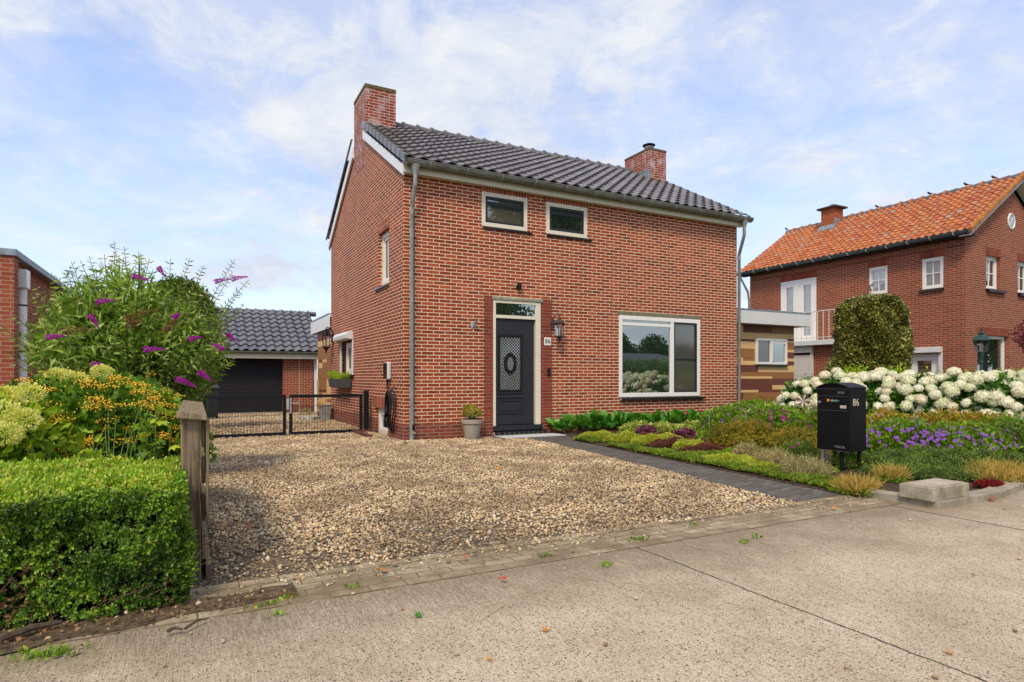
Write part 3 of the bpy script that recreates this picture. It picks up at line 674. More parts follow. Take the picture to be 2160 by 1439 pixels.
# ================================================================== THE MAIN HOUSE
house = thing('brick_house', (0, 0, 0), 'red brick two-storey house with dark tiled roof, number 86, in the centre', 'house')
W, DP, ZE = 8.088, 6.185, 4.64
fw, gw = WP('Y', 0), WP('X', 0)
D0, D1 = (1.722, 2.744), (.145, 2.54)
holes_f = [(1.489, 2.45, 3.90, 4.54), (2.873, 3.833, 3.91, 4.53), (4.640, 6.917, .684, 2.404), (D0[0], D0[1], .10, 2.55)]
wall(fw, 0, W, -.05, ZE+.02, holes_f, .10).build('front_wall', M['brick'], house)
holes_g = [(.86, 1.60, 2.87, 3.905), (3.74, 5.12, 1.17, 2.0), (.94, 1.86, -.05, .51)]
mb = wall(gw, 0, DP, -.05, ZE, holes_g, .14)
mb.add([(0, 0, ZE), (0, DP, ZE), (0, DP/2, ZE+.571*DP/2+.1)], [(0, 1, 2)]); mb.build('gable_wall', M['brick'], house)
mb = MB(); mb.add([(W, 0, -.05), (W, DP, -.05), (W, DP, ZE), (W, DP/2, ZE+.571*DP/2+.1), (W, 0, ZE)], [(0, 1, 2, 3, 4)])
mb.add([(0, DP, -.3), (W, DP, -.3), (W, DP, ZE), (0, DP, ZE)], [(0, 1, 2, 3)]); mb.build('rear_wall', M['brick'], house)
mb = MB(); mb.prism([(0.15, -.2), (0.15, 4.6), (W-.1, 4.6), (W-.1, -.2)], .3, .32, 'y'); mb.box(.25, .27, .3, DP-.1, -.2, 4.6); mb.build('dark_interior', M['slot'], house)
# soldier courses: over the upstairs windows, beside the door, over gable windows
mb = MB()
for a, b in ((1.44, 2.50), (2.82, 3.88)): mb = MB(); fw.box(mb, a, b, -.003, .0, 4.535, 4.636); mb.build('soldier_course', M['brick_soldier'], house)
mb = MB(); gw.box(mb, .84, 1.62, -.003, .0, 3.90, 4.11); mb.build('soldier_course', M['brick_soldier'], house)
mb = MB(); gw.box(mb, .90, 2.0, -.004, .0, .51, .73); mb.build('soldier_course', M['brick_soldier'], house)
for a, b in ((1.547, D0[0]), (D0[1], 2.992)): mb = MB(); fw.box(mb, a, b, -.003, .03, 0, 2.625); mb.build('door_surround', M['brick_door'], house)
M['djoint'] = simple('dark_joint', (.05, .045, .035), .9, .1)
for a in (1.540, 2.989): mb = MB(); fw.box(mb, a, a+.009, -.0045, 0, .0, 2.63); mb.build('surround_joint', M['djoint'], house)
mb = MB(); fw.box(mb, 1.70, 2.79, -.03, .05, 2.555, 2.615); mb.build('door_lintel', M['concrete'], house, bevel=.006)
mb = MB(); fw.box(mb, 4.60, 6.95, -.006, .05, 2.404, 2.49); mb.build('window_lintel', simple('green_grey_lintel', (.20, .185, .12), .9, .2, var=.2, scale=12), house)
mb = MB(); mb.prism([(-.035, -.05), (0, -.05), (0, .06), (-.02, .075)], .0, .9, 'y'); mb.build('plinth_edge', M['brick_door'], house)

# windows of the front
def window(wp, parent, u0, u1, z0, z1, fwid=.065, d0=.02, dep=.07, frame=None, sash=None, sashw=.05, glass='glass', split=(), bars=(), sillo=True, name='window', hbar=None, sash_d=.012):
    mb = MB(); wp.ring(mb, u0, u1, z0, z1, fwid, d0, d0+dep)
    for s_ in split: wp.box(mb, s_-.045, s_+.045, d0+.002, d0+dep, z0+fwid, z1-fwid)
    f = mb.build(name, frame or M['cream'], parent, bevel=.004)
    cells = []; e = [u0+fwid]+[v for s_ in split for v in (s_-.045, s_+.045)]+[u1-fwid]
    for a, b in zip(e[::2], e[1::2]): cells.append((a, b))
    for i, (a, b) in enumerate(cells):
        gname = glass[i] if isinstance(glass, (list, tuple)) else glass; sm = sash[i] if isinstance(sash, (list, tuple)) else sash
        zz0, zz1 = z0+fwid, z1-fwid
        if sm is not None:
            mb = MB(); wp.ring(mb, a+.002, b-.002, zz0+.002, zz1-.002, sashw, d0+sash_d, d0+dep-.005); mb.build('sash', sm, f, bevel=.003); a += sashw; b -= sashw; zz0 += sashw; zz1 -= sashw
        if bars:
            nx, ny = bars; mb = MB()
            for k in range(1, nx): q = a+(b-a)*k/nx; wp.box(mb, q-.014, q+.014, d0+.022, d0+.05, zz0, zz1)
            for k in range(1, ny): q = zz0+(zz1-zz0)*k/ny; wp.box(mb, a, b, d0+.0235, d0+.049, q-.014, q+.014)
            mb.build('glazing_bar', sm or frame or M['white'], f)
        mb = MB(); wp.box(mb, a-.004, b+.004, d0+.038, d0+.046, zz0-.004, zz1+.004); mb.build('pane', M[gname], f)
    return f
f1 = window(fw, house, 1.489, 2.450, 3.90, 4.535, .075, -.012, .09, M['cream'], M['anthracite'], .045, 'glass_up')
f2 = window(fw, house, 2.873, 3.833, 3.91, 4.528, .075, -.012, .09, M['cream'], M['anthracite'], .05, 'glass')
for f, a, b in ((f1, 1.62, 2.32), (f2, 3.005, 3.70)):
    mb = MB(); mb.box(a, b, .006, .035, 4.30, 4.375); mb.box(a, b, .012, .035, 4.27, 4.285); mb.build('screen_cassette', M['anthracite'], f, bevel=.012)
sill(fw, house, 1.50, 2.55, 3.90, .035); sill(fw, house, 2.88, 3.95, 3.91, .035)
f3 = window(fw, house, 4.640, 6.917, .69, 2.404, .085, -.010, .10, M['white'], None, .05, ['glass', 'glass_screen'], split=(6.10,))
mb = MB(); mb.box(4.73, 6.05, .0, .05, 2.20, 2.262); mb.build('ventilation_strip', M['white'], f3, bevel=.004)
mb = MB(); fw.ring(mb, 6.147, 6.830, .777, 2.317, .035, .0, .027); mb.box(6.18, 6.80, .006, .022, 1.50, 1.525); mb.build('screen_frame', M['anthracite'], f3)
sill(fw, house, 4.66, 7.02, .685, .07, .06)
# gable windows
f4 = window(gw, house, .86, 1.60, 2.87, 3.90, .10, .07, .08, M['cream'], M['white'], .05, 'glass_screen', sash_d=.02); sill(gw, house, .84, 1.80, 2.865, .045)
mb = MB(); gw.box(mb, 1.27, 1.30, .10, .12, 3.03, 3.75); mb.build('curtain_edge', M['curtain'], f4)
f5 = window(gw, house, 3.76, 4.66, 1.18, 1.93, .085, .05, .08, M['cream'], [M['white'], M['white']], .045, 'glass_screen', split=(4.12,))
f6 = window(gw, house, .95, 1.78, .0, .50, .085, .05, .08, M['cream'], M['white'], .04, 'glass')
mb = MB(); gw.box(mb, 3.70, 3.76, -.02, .03, 1.13, 2.05); gw.box(mb, 5.0, 5.05, -.02, .03, 1.13, 1.98)
mb.cur = 0; mb.prism([(-.03, 1.97), (-.16, 1.99), (-.165, 2.08), (-.12, 2.15), (-.0, 2.15), (0, 1.97)], 3.70, 5.16, 'y'); mb.build('shutter_box', M['fascia_grey'], house, bevel=.008)
# prism with axis y takes (x,z)
mb = MB(); gw.box(mb, 3.62, 4.72, -.05, .06, 1.12, 1.165); mb.build('ledge', M['anthracite'], house)
# ---- the front door
dr = MB(); fw.box(dr, D0[0], D0[0]+.055, -.012, .09, .19, 2.50); fw.box(dr, 2.635, D0[1], -.012, .09, .19, 2.50)
fw.box(dr, D0[0], D0[1], -.012, .09, 2.50, 2.55); fw.box(dr, D0[0]+.055, 2.635, -.012, .09, 2.215, 2.275)
frame = dr.build('door_frame', M['cream'], house, bevel=.004)
mb = MB(); fw.box(mb, D0[0]+.055, 2.635, .02, .03, 2.275, 2.50); mb.build('transom_pane', M['glass'], frame)
DX0, DX1, DZ0, DZ1 = 1.785, 2.600, .21, 2.205
mb = MB(); fw.box(mb, DX0, DX1, .025, .065, DZ0, DZ1); door = mb.build('door', M['door'], house, bevel=.004)
px0, px1, pz0, pz1 = 1.845, 2.335, .845, 1.89
mb = MB(); fw.ring(mb, px0-.045, px1+.045, pz0-.045, pz1+.045, .022, .008, .025); fw.ring(mb, px0-.018, px1+.018, pz0-.018, pz1+.018, .018, .014, .025)
fw.ring(mb, 1.80, 2.38, .42, .74, .024, .008, .025); fw.ring(mb, 1.86, 2.32, .475, .685, .03, .012, .025); mb.build('moulding', M['door'], door, bevel=.004)
mb = MB(); fw.box(mb, px0, px1, .019, .0245, pz0, pz1); mb.build('door_pane', glassmat('frosted_door_glass', (.9, .95, .95), .35, .1, (.62, .66, .66)), door)
mb = MB(); fw.ring(mb, px0, px1, pz0, pz1, .03, .008, .019); yg = .012
cxm, czm = (px0+px1)/2, (pz0+pz1)/2; st = .060
def clipseg(x, z, dx, dz):
    t0, t1 = -9, 9
    for p, d, lo, hi in ((x, dx, px0+.02, px1-.02), (z, dz, pz0+.02, pz1-.02)):
        a, b = (lo-p)/d, (hi-p)/d; t0 = max(t0, min(a, b)); t1 = min(t1, max(a, b))
    return t0, t1
for sgn in (1, -1):
    for k_ in range(-16, 17):
        for oo in (0,):
            x, z, dx, dz = cxm+(k_+oo)*st, czm, .707, .707*sgn; t0, t1 = clipseg(x, z, dx, dz)
            if t1-t0 > .03: mb.tube([(x+dx*t0, yg, z+dz*t0), (x+dx*t1, yg, z+dz*t1)], .0072, 4)
for k_ in range(22):
    a = k_*2*math.pi/22; x, z = cxm+.105*math.cos(a), czm+.175*math.sin(a)
    mb.tube([(x+.02*math.cos(a+q), yg-.006, z+.02*math.sin(a+q)) for q in np.linspace(0, 6.3, 9)], .006, 5)
mb.tube([(cxm+.080*math.cos(a), yg-.006, czm+.145*math.sin(a)) for a in np.linspace(0, 6.283, 25)], .012, 6)
mb.tube([(cxm+.13*math.cos(a), yg-.004, czm+.20*math.sin(a)) for a in np.linspace(0, 6.283, 25)], .007, 6)
mb.build('door_grille', M['black'], door)
mb = MB()
for k_ in range(9):
    for j in range(15):
        x, z = cxm-.066+k_*.0165, czm-.12+j*.0165
        if ((x-cxm)/.07)**2+((z-czm)/.13)**2 < 1: mb.box(x-.003, x+.003, .004, .009, z-.008, z+.008)
mb.build('grille_mesh', M['galv'], door)
mb = MB(); fw.box(mb, D0[0], D0[1]+.03, -.04, .09, .105, .20); mb.build('threshold', M['anthracite'], house, bevel=.005)
sill(fw, house, 1.715, 2.84, .105, .10, .09, .1)
# roof ---------------------------------------------------------------
sl_ = .571; cs = 1/math.sqrt(1+sl_*sl_); slen = (3.09+.30)/cs
nrow, ncol = 13, 32
tiles((-.07, -.30, 4.79), (1, 0, 0), (0, cs, sl_*cs), ncol, nrow, (W+.17)/ncol, slen/nrow, .046, M['tile'], 'roof', house, skip=lambda c, r: r >= 11 and c < 3)
roof = [c for c in house.children if c.name == 'roof'][0]
mb = MB(); mb.prism([(-.22, 4.80), (3.09, 4.80+sl_*3.32), (3.09, 4.7+sl_*3.32), (-.22, 4.70)], .02, W-.02, 'x')
mb.prism([(DP+.26, 4.78), (3.09, 4.78+sl_*3.35), (3.09, 4.7+sl_*3.35), (DP+.26, 4.70)], .02, W-.02, 'x'); mb.build('roof_deck', M['slot'], house)
tiles((W+.10, DP+.30, 4.79), (-1, 0, 0), (0, -cs, sl_*cs), 27, 11, (W+.17)/27, slen/nrow, .030, M['tile'], 'rear_roof', house, skip=lambda c, r: r >= 9 and c > 23)
# verge tiles turning down over the bargeboard, ridge tiles
mb = MB()
for k_ in range(nrow):
    y0 = -.30+k_*slen/nrow*cs; y1 = y0+slen/nrow*cs*.97; z0 = 4.79+(y0+.30)*sl_+.088; z1 = 4.79+(y1+.30)*sl_+.058
    if y0 > 2.4: break
    mb.hexa([(-.090, y0, z0-.16), (-.058, y0, z0-.16), (-.050, y1, z1-.13), (-.078, y1, z1-.13), (-.088, y0, z0), (-.02, y0, z0+.006), (-.02, y1, z1+.004), (-.078, y1, z1)])
mb.build('verge_tile', M['tile'], roof, bevel=.008)
mb = MB()
for k_ in range(nrow):
    y0 = DP+.30-k_*slen/nrow*cs; y1 = y0-slen/nrow*cs*1.05; z0 = 4.79+(DP+.30-y0)*sl_+.045; z1 = 4.79+(DP+.30-y1)*sl_+.035
    if y0 < 3.7: break
    mb.hexa([(-.085, y1, z1-.07), (-.055, y1, z1-.07), (-.055, y0, z0-.08), (-.085, y0, z0-.08), (-.08, y1, z1), (-.03, y1, z1), (-.03, y0, z0), (-.08, y0, z0)])
mb.build('verge_tile', M['tile'], roof, bevel=.006)
mb = MB(); zr = 4.79+3.39*sl_+.02; x = .62
while x < 7.5:
    l = .335; q = [(x, 3.09, zr-.02), (x+l+.01, 3.09, zr-.035)]
    mb.tube(q, [.115, .105], 12); mb.tube([(x-.012, 3.09, zr-.02), (x+.045, 3.09, zr-.022)], [.135, .13], 12); x += l
mb.build('ridge', M['tile'], roof, smooth=True)
# bargeboards, fascia, soffit
mb = MB()
mb.prism([(-.10, 4.575), (2.66, 4.575+sl_*2.76), (2.66, 4.755+sl_*2.76), (-.10, 4.755)], -.05, -.003, 'x'); mb.prism([(DP+.12, 4.50), (3.60, 4.50+sl_*(DP+.12-3.6)), (3.60, 4.70+sl_*(DP+.12-3.6)), (DP+.12, 4.68)], -.05, -.003, 'x')
bb = mb.build('bargeboard', M['boardwhite'], house, bevel=.004)
mb = MB(); mb.prism([(DP+.12, 4.455), (3.60, 4.455+sl_*(DP+.12-3.6)), (3.60, 4.50+sl_*(DP+.12-3.6)), (DP+.12, 4.50)], -.03, -.004, 'x'); mb.build('barge_trim', M['oak_m'], bb)
mb = MB(); mb.box(-.048, W+.10, -.135, -.105, 4.615, 4.80); mb.box(-.045, W+.10, -.105, .0, 4.628, 4.65); mb.build('fascia', M['cream'], house, bevel=.004)
# gutters
def gutter(name, x0, x1, y, z, r, mat, parent, nbr, axis='x', brm=None):
    mb = MB(); n_ = 12; vs = []
    for xx in (x0, x1):
        for rr in (r, r-.006):
            for k_ in range(n_+1): a = math.pi+math.pi*k_/n_; vs.append((xx, y+rr*math.cos(a), z+rr*math.sin(a)) if axis == 'x' else (y+rr*math.cos(a), xx, z+rr*math.sin(a)))
    m_ = n_+1; fs = []
    for k_ in range(n_): fs += [(k_, k_+1, 2*m_+k_+1, 2*m_+k_), (m_+k_, m_+k_+1, 3*m_+k_+1, 3*m_+k_)]
    fs += [(0, 2*m_, 3*m_, m_), (n_, m_+n_, 3*m_+n_, 2*m_+n_)]
    mb.add(vs, fs)
    for xx in (x0, x1): 
        mb.add([((xx, y+r*math.cos(math.pi+math.pi*k_/n_), z+r*math.sin(math.pi+math.pi*k_/n_)) if axis == 'x' else (y+r*math.cos(math.pi+math.pi*k_/n_), xx, z+r*math.sin(math.pi+math.pi*k_/n_))) for k_ in range(m_)], [tuple(range(m_))])
    fr = -1
    p0, p1 = ((x0, y-r, z), (x1, y-r, z)) if axis == 'x' else ((y-r, x0, z), (y-r, x1, z)); mb.tube([p0, p1], .010, 6)
    g_ = mb.build(name, mat, parent, smooth=True)
    for i in range(nbr):
        xx = x0+(x1-x0)*(i+.6)/nbr; b_ = MB()
        pts = [(xx, y+(r+.004)*math.cos(a), z+(r+.004)*math.sin(a)) for a in np.linspace(math.pi, 2*math.pi*.93, 10)] if axis == 'x' else [(y+(r+.004)*math.cos(a), xx, z+(r+.004)*math.sin(a)) for a in np.linspace(math.pi, 2*math.pi*.93, 10)]
        b_.tube(pts, .008, 5); b_.build('bracket', brm or M['galv'], g_)
    return g_
gutter('gutter', -.03, W+.20, -.235, 4.795, .088, M['zincdark'], house, 12)
def downpipe(parent, xt, xb, yt, yb, ztop, zmid, zbot, r=.036, shoe=False):
    mb = MB(); mb.lathe((xt, yt, 0), [(.036, ztop-.17), (.038, ztop-.14), (.075, ztop-.03), (.08, ztop+.01)], 14)
    path = [(xt, yt, ztop-.15), (xt, yt, ztop-.30), (xt+(xb-xt)*.15, yt+(yb-yt)*.12, ztop-.36), (xt+(xb-xt)*.85, yt+(yb-yt)*.88, zmid+.06), (xb, yb, zmid), (xb, yb, zbot)]
    mb.tube(path, r, 14); mb.tube([(xb, yb, zmid-.02), (xb, yb, zmid-.10)], r+.004, 14)
    p_ = mb.build('downpipe', M['zinc'], parent, smooth=True)
    for zc in (3.55, 2.42, 1.31, .47) if not shoe else (3.6, 2.3, 1.0):
        b_ = MB(); b_.tube([(xb, yb, zc-.012), (xb, yb, zc+.012)], r+.006, 14); b_.box(xb+r, xb+r+.05, yb-.005, yb+.03, zc-.006, zc+.006); b_.build('pipe_clip', M['zinc'], p_, smooth=False)
    return p_
dp = downpipe(house, FY(876, 380, -.235)[0], FY(868.5, 700, -.06)[0], -.235, -.06, 4.72, 4.02, .0)
xb = FY(868.5, 700, -.06)[0]
mb = MB(); mb.tube([(xb, -.06, .27), (xb, -.06, .01)], .042, 14); mb.build('pipe_shoe', M['zinc'], dp, smooth=True)
mb = MB(); mb.tube([(xb+.014, -.092, .20), (xb+.016, -.095, .29)], [.022, .018], 10); mb.build('overflow_mouth', M['slot'], dp, smooth=True)
mb = MB(); mb.box(xb-.02, xb+.05, -.125, -.09, .135, .165); mb.build('overflow_lip', simple('brass_lip', (.40, .33, .20), .5, .4, .3), dp)
downpipe(house, FY(1570, 480, -.235)[0], FY(1559, 700, .02)[0], -.235, .02, 4.72, 3.98, .0, .037, True)
# chimneys
mb = MB(); mb.box(-.004, .655, 2.60, 3.60, 5.6, 7.23); c1 = mb.build('chimney', M['brick_chim'], house)
mb = MB(); mb.box(-.014, .665, 2.59, 3.61, 7.23, 7.31); mb.build('chimney_rim', simple('mossy_rim', (.16, .13, .06), .9, .1, var=.4, scale=25, bmp=.6), c1, bevel=.01)
mb = MB(); mb.hexa([(-.03, 2.49, 6.31), (.72, 2.49, 6.31), (.72, 2.62, 6.37), (-.03, 2.62, 6.37), (-.03, 2.49, 6.395), (.72, 2.49, 6.395), (.72, 2.592, 6.47), (-.03, 2.592, 6.47)])
mb.box(-.012, -.002, 2.46, 2.60, 6.22, 6.46); mb.hexa([(.658, 2.55, 6.30), (.70, 2.55, 6.30), (.70, 3.1, 6.75), (.658, 3.1, 6.75), (.658, 2.55, 6.46), (.68, 2.55, 6.44), (.68, 3.1, 6.88), (.658, 3.1, 6.9)]); mb.build('flashing', M['lead'], c1)
mb = MB(); mb.box(7.50, 8.085, 2.40, 3.43, 5.5, 7.16); c2 = mb.build('chimney', M['brick_chim'], house)
mb = MB(); mb.box(7.49, 8.095, 2.39, 3.44, 7.16, 7.22); mb.build('chimney_rim', simple('dark_rim', (.15, .11, .08), .9, .1, var=.3, scale=25, bmp=.5), c2, bevel=.01)
mb = MB(); mb.lathe((7.76, 2.72, 7.20), [(.10, 0), (.10, .13), (.13, .145), (.13, .16)], 18); mb.build('flue_pot', M['galv'], c2, smooth=True)
mb = MB(); mb.lathe((7.76, 2.72, 7.20), [(.17, .20), (.175, .215), (.10, .25), (.02, .255)], 18)
for k_ in range(4): a = k_*1.57+.5; mb.tube([(7.76+.12*math.cos(a), 2.72+.12*math.sin(a), 7.35), (7.76+.14*math.cos(a), 2.72+.14*math.sin(a), 7.41)], .008, 5)
mb.build('flue_cap', M['black'], c2, smooth=True)
mb = MB(); mb.box(7.44, 7.502, 2.36, 3.05, 6.20, 6.62); mb.box(7.44, 8.12, 2.34, 2.402, 6.14, 6.30); mb.build('flashing', M['lead'], c2)
# flat-roofed timber-clad extension, right
mats3 = [M['oak_l'], M['oak_m'], M['oak_d']]
def q2(x, y, Y): return FY(1560+x/5.14, 620+y/5.14, Y)
EY = .6; bands = [(310, 345, [(600, 1)]), (345, 422, [(40, 0), (350, 2), (600, 1)]), (422, 475, [(600, 0)]), (475, 497, [(165, 0), (500, 1), (600, 2)]), (497, 520, [(165, 2), (500, 1), (600, 0)]),
 (520, 597, [(165, 0), (500, 1), (600, 1)]), (597, 625, [(165, 1), (500, 1), (600, 0)]), (625, 693, [(165, 1), (500, 1), (600, 2)]), (693, 727, [(40, 0), (165, 1), (500, 1), (600, 0)]), (727, 772, [(165, 0), (500, 1), (600, 2)]),
 (772, 848, [(200, 2), (600, 0)]), (848, 893, [(600, 1)]), (893, 920, [(355, 0), (600, 1)]), (920, 990, [(600, 2)]), (990, 1040, [(355, 2), (600, 0)]), (1040, 1067, [(205, 0), (600, 2)]), (1067, 1140, [(40, 2), (600, 1)]), (1140, 1165, [(600, 1)]), (1165, 1230, [(600, 0)]), (1230, 1290, [(300, 2), (600, 1)]), (1290, 1400, [(600, 1)])]
EX1 = FY(1675, 750, EY)[0]; mb = MB(); zl = 2.44
wu0, wz1 = FY(1592, 713, EY); wu1, wz0 = FY(1657, 769.5, EY)
def zb(y): return FY(1600, 620+(y+.00*y)/5.14, EY)[1]
for a, b, sg in bands:
    x = W; z1, z0 = min(2.44, zb(a)), zb(b)
    if z0 < 0: z0 = -.05
    if z1 <= z0: continue
    for xe, mi in sg:
        x2 = EX1 if xe == 600 else FY(1560+xe/5.14, 700, EY)[0]; mb.cur = mi; mb.box(x+.0015, x2-.0015, EY+R.uniform(0, .0012), EY+.018, z0+.0015, z1-.0015); x = x2
rs = random.Random(4); z = 2.44
while z > 0:
    h_ = rs.choice([.06, .13, .13, .2]); y = EY+.02
    while y < 7.9: l = rs.uniform(.5, 1.8); y2 = min(8, y+l); mb.cur = rs.randrange(3); mb.box(EX1-.02, EX1, y, y2-.002, z-h_+.002, z); y = y2
    z -= h_
mb.build('cladding', mats3, house)
mb = MB(); mb.box(W+.01, EX1-.02, EY+.02, 8, -.05, 2.43); mb.build('extension_core', M['slot'], house)
mb = MB(); fz = .30; mb.box(W+.002, 11.12, EY-fz, EY-fz+.03, 2.435, 2.76); mb.box(11.12, 11.15, EY-fz, 8.2, 2.435, 2.76); mb.box(W+.002, 11.12, EY-fz+.03, 8.2, 2.437, 2.455); mb.box(W+.004, 11.11, EY-fz+.01, 8.2, 2.70, 2.74); mb.build('extension_roof', M['fascia_grey'], house)
mb = MB(); mb.box(W+.003, 11.16, EY-fz-.012, EY-fz+.05, 2.76, 2.79); mb.box(11.11, 11.162, EY-fz+.05, 8.2, 2.76, 2.79); mb.build('roof_trim', M['lead'], house)
we = WP('Y', EY); f7 = window(we, house, wu0, wu1, wz0, wz1, .06, -.060, .06, M['white'], None, .05, ['glass_screen', 'glass'], split=((wu0+wu1)/2-.02,))
mb = MB(); mb.box((wu0+wu1)/2+.04, wu1-.06, EY-.045, EY-.023, wz1-.13, wz1-.075); mb.build('ventilation_strip', M['white'], f7)
sill(we, house, wu0+.02, wu1+.05, wz0, .07, .04, .1)
# rear extension, seen past the gable
rs = random.Random(9); mb = MB(); z = 2.44; gy1 = FX(670, 760, 0)[0]
while z > -.1:
    h_ = rs.choice([.08, .16, .16, .30]); y = DP+.01; last = -1
    while y < gy1-.001:
        l = rs.choice([.6, 1.2, 2., 2.]); y2 = min(gy1, y+l); mi = rs.choice([i for i in (0, 1, 2, 1, 0) if i != last]); last = mi; mb.cur = mi; mb.box(.0+rs.uniform(0, .001), .02, y+.0015, y2-.0015, z-h_+.0015, z-.0015); y = y2
    z -= h_
mb.build('cladding', mats3, house)
mb = MB(); mb.box(.022, W, DP+.01, gy1, -.3, 2.43); mb.build('extension_core', M['slot'], house)
ry1 = FX(656, 700, -.05)[0]; mb = MB(); mb.box(-.06, -.03, DP+.003, ry1, 2.40, 2.76); mb.box(-.03, W, ry1-.03, ry1, 2.40, 2.76); mb.box(-.03, W, DP+.006, ry1-.03, 2.432, 2.45); mb.box(-.03, W, DP+.006, ry1-.03, 2.70, 2.74); mb.build('extension_roof', M['boardwhite'], house)
mb = MB(); mb.box(-.070, -.0, DP+.003, ry1+.02, 2.76, 2.79); mb.build('roof_trim', M['lead'], house)

# ================================================================== GARAGE
gar = thing('garage', (-1.5, 13.45, -.2), 'brick garage with black sectional door and dark tiled roof behind the gate', 'garage')
GY = 13.45; gp = WP('Y', GY); gx0, gx1 = -6.6, .80; dx0, dx1 = FY(440, 800, GY)[0], FY(597, 800, GY)[0]; ztop = FY(520, 756, GY)[1]
wall(gp, gx0, gx1, -.25, ztop, [(dx0, dx1, -.25, ztop-.0)], .25).build('wall', M['brick_garage'], gar)
mb = MB(); mb.box(gx0, gx1, GY+5.5, GY+5.52, -.25, ztop); mb.prism([(GY, -.25), (GY+5.52, -.25), (GY+5.52, ztop+.1), (GY+2.75, 3.1), (GY, ztop+.1)], gx1-.02, gx1, 'x'); mb.build('rear_wall', M['brick_garage'], gar)
mb = MB(); gp.box(mb, dx0+.0, dx1-.0, .20, .24, -.2, ztop); n_ = 16; 
for i in range(n_): z0 = -.19+(ztop+.19)*i/n_; gp.box(mb, dx0+.01, dx1-.01, .185, .20, z0+.006, z0+(ztop+.19)/n_-.003)
mb.build('garage_door', simple('black_section_door', (.020, .020, .024), .6, .2, var=.15), gar, bevel=.003)
mb = MB(); gp.box(mb, dx0, dx1, -.02, .2, -.22, -.165); mb.build('threshold', M['concrete'], gar)
mb = MB(); mb.box(gx0-.1, gx1+.28, GY-.30, GY-.27, ztop, ztop+.17); mb.box(gx0-.1, gx1+.28, GY-.27, GY, ztop, ztop+.02); mb.build('fascia', M['cream'], gar)
gutter('gutter', gx0-.1, gx1+.28, GY-.37, ztop+.235, .065, M['zincdark'], gar, 9)
mb = MB(); gp.box(mb, gx1+.01, gx1+.11, -.03, .05, -.2, ztop); mb.build('corner_post', M['white'], gar)
mb = MB(); gp.box(mb, FY(632, 800, GY)[0]-.012, FY(632, 800, GY)[0]+.012, -.004, 0, -.2, ztop); mb.build('movement_joint', M['joint'], gar)
# roof: eave at Y=GY-.4, ridge line measured at px 600 y 657
gr0 = (gx0-.15, GY-.42, ztop+.24); rise = None
Yr = GY+2.75; zrg = FY(600, 657, Yr)[1]; dy, dz = Yr-gr0[1], zrg-gr0[2]-.03; ll = math.hypot(dy, dz); nc = int((gx1+.5-gr0[0])/.3); 
tiles(gr0, (1, 0, 0), (0, dy/ll, dz/ll), nc, 9, .3, ll/9, .075, M['tile_gar'], 'roof', gar, su=8)
mb = MB(); mb.prism([(gr0[1]+.05, gr0[2]-.01), (Yr, zrg-.05), (2*Yr-gr0[1], gr0[2]), (2*Yr-gr0[1], gr0[2]-.1), (gr0[1]+.05, gr0[2]-.05)], gx0-.1, gx1+.30, 'x'); mb.build('roof_deck', M['slot'], gar)
mb = MB(); x = gx0-.1
while x < gx1+.3: mb.tube([(x, Yr, zrg-.06), (x+.34, Yr, zrg-.07)], [.10, .095], 10); mb.tube([(x-.01, Yr, zrg-.055), (x+.05, Yr, zrg-.055)], .125, 10); x += .335
mb.build('ridge', M['tile_gar'], gar, smooth=True)

# ================================================================== LEFT FLAT-ROOFED BUILDING
lb = thing('flat_roofed_building', (-5.51, .94, 0), 'flat-roofed red brick building at the left edge of the photo', 'building')
lx, ly = AT(30, 8.77)[:2]; zt = 2.86
mb = MB(); mb.box(lx-5, lx, ly, ly+.24, -.05, zt-.0); mb.box(lx-5, lx-.10, ly+.24, ly+9, -.05, zt-.0); mb.build('wall', M['brick_left'], lb)
mb = MB(); mb.box(lx-5, lx+.03, ly-.03, ly+9, zt, zt+.10); mb.build('roof_trim', M['lead'], lb, bevel=.006)
mb = MB(); hy = ly+.55; mb.box(lx-.10, lx+.06, hy-.12, hy+.12, zt-.40, zt-.12); hp = mb.build('hopper', M['pvc'], lb, bevel=.006)
mb = MB(); mb.tube([(lx-.02, hy, zt-.40), (lx-.02, hy, 0)], .065, 16); dpp = mb.build('downpipe', M['pvc'], lb, smooth=True)
for zc in (1.5, 2.2):
    mb = MB(); mb.tube([(lx-.02, hy, zc-.012), (lx-.02, hy, zc+.012)], .07, 16); mb.build('pipe_clip', M['bingrey'], dpp, smooth=True)

# ================================================================== NEIGHBOUR'S HOUSE
nb = thing('brick_house', (15.8, -1.08, 0), 'neighbour brick house with orange pantile roof and white windows, at right', 'house')
NX, NY0, NY1, NZ = 15.8, -1.08, 6.285, 5.02
NW = 5.24; ns, ng = WP('X', NX), WP('Y', NY0)
def HX(x0, y0, x1, y1):  # pixel box on the long side
    a = FX(x0, y0, NX); b = FX(x1, y1, NX); return (min(a[0], b[0]), max(a[0], b[0]), min(a[1], b[1]), max(a[1], b[1]))
w1 = (1.05, 1.63, 3.72, 4.575); w2 = (-.53, .043, 3.69, 4.578); wd = (3.47, 4.90, 2.35, 4.565); lowd = (-.47, 1.9, 0.0, 1.93)
wall(ns, NY0, NY1, -.05, NZ, [w1, w2, wd, (-.40, .40, 0, 1.80), (.75, 1.5, 0, 1.80)], .12).build('side_wall', M['brick_nb'], nb)
gw1 = (16.93, 17.72, 3.66, 4.62); gw2 = (16.45, 18.20, .9, 2.32); gw3 = (18.75, 19.5, 3.66, 4.62)
mb = wall(ng, NX, NX+NW, -.05, NZ, [gw1, gw2, gw3], .16); NH = 2.62
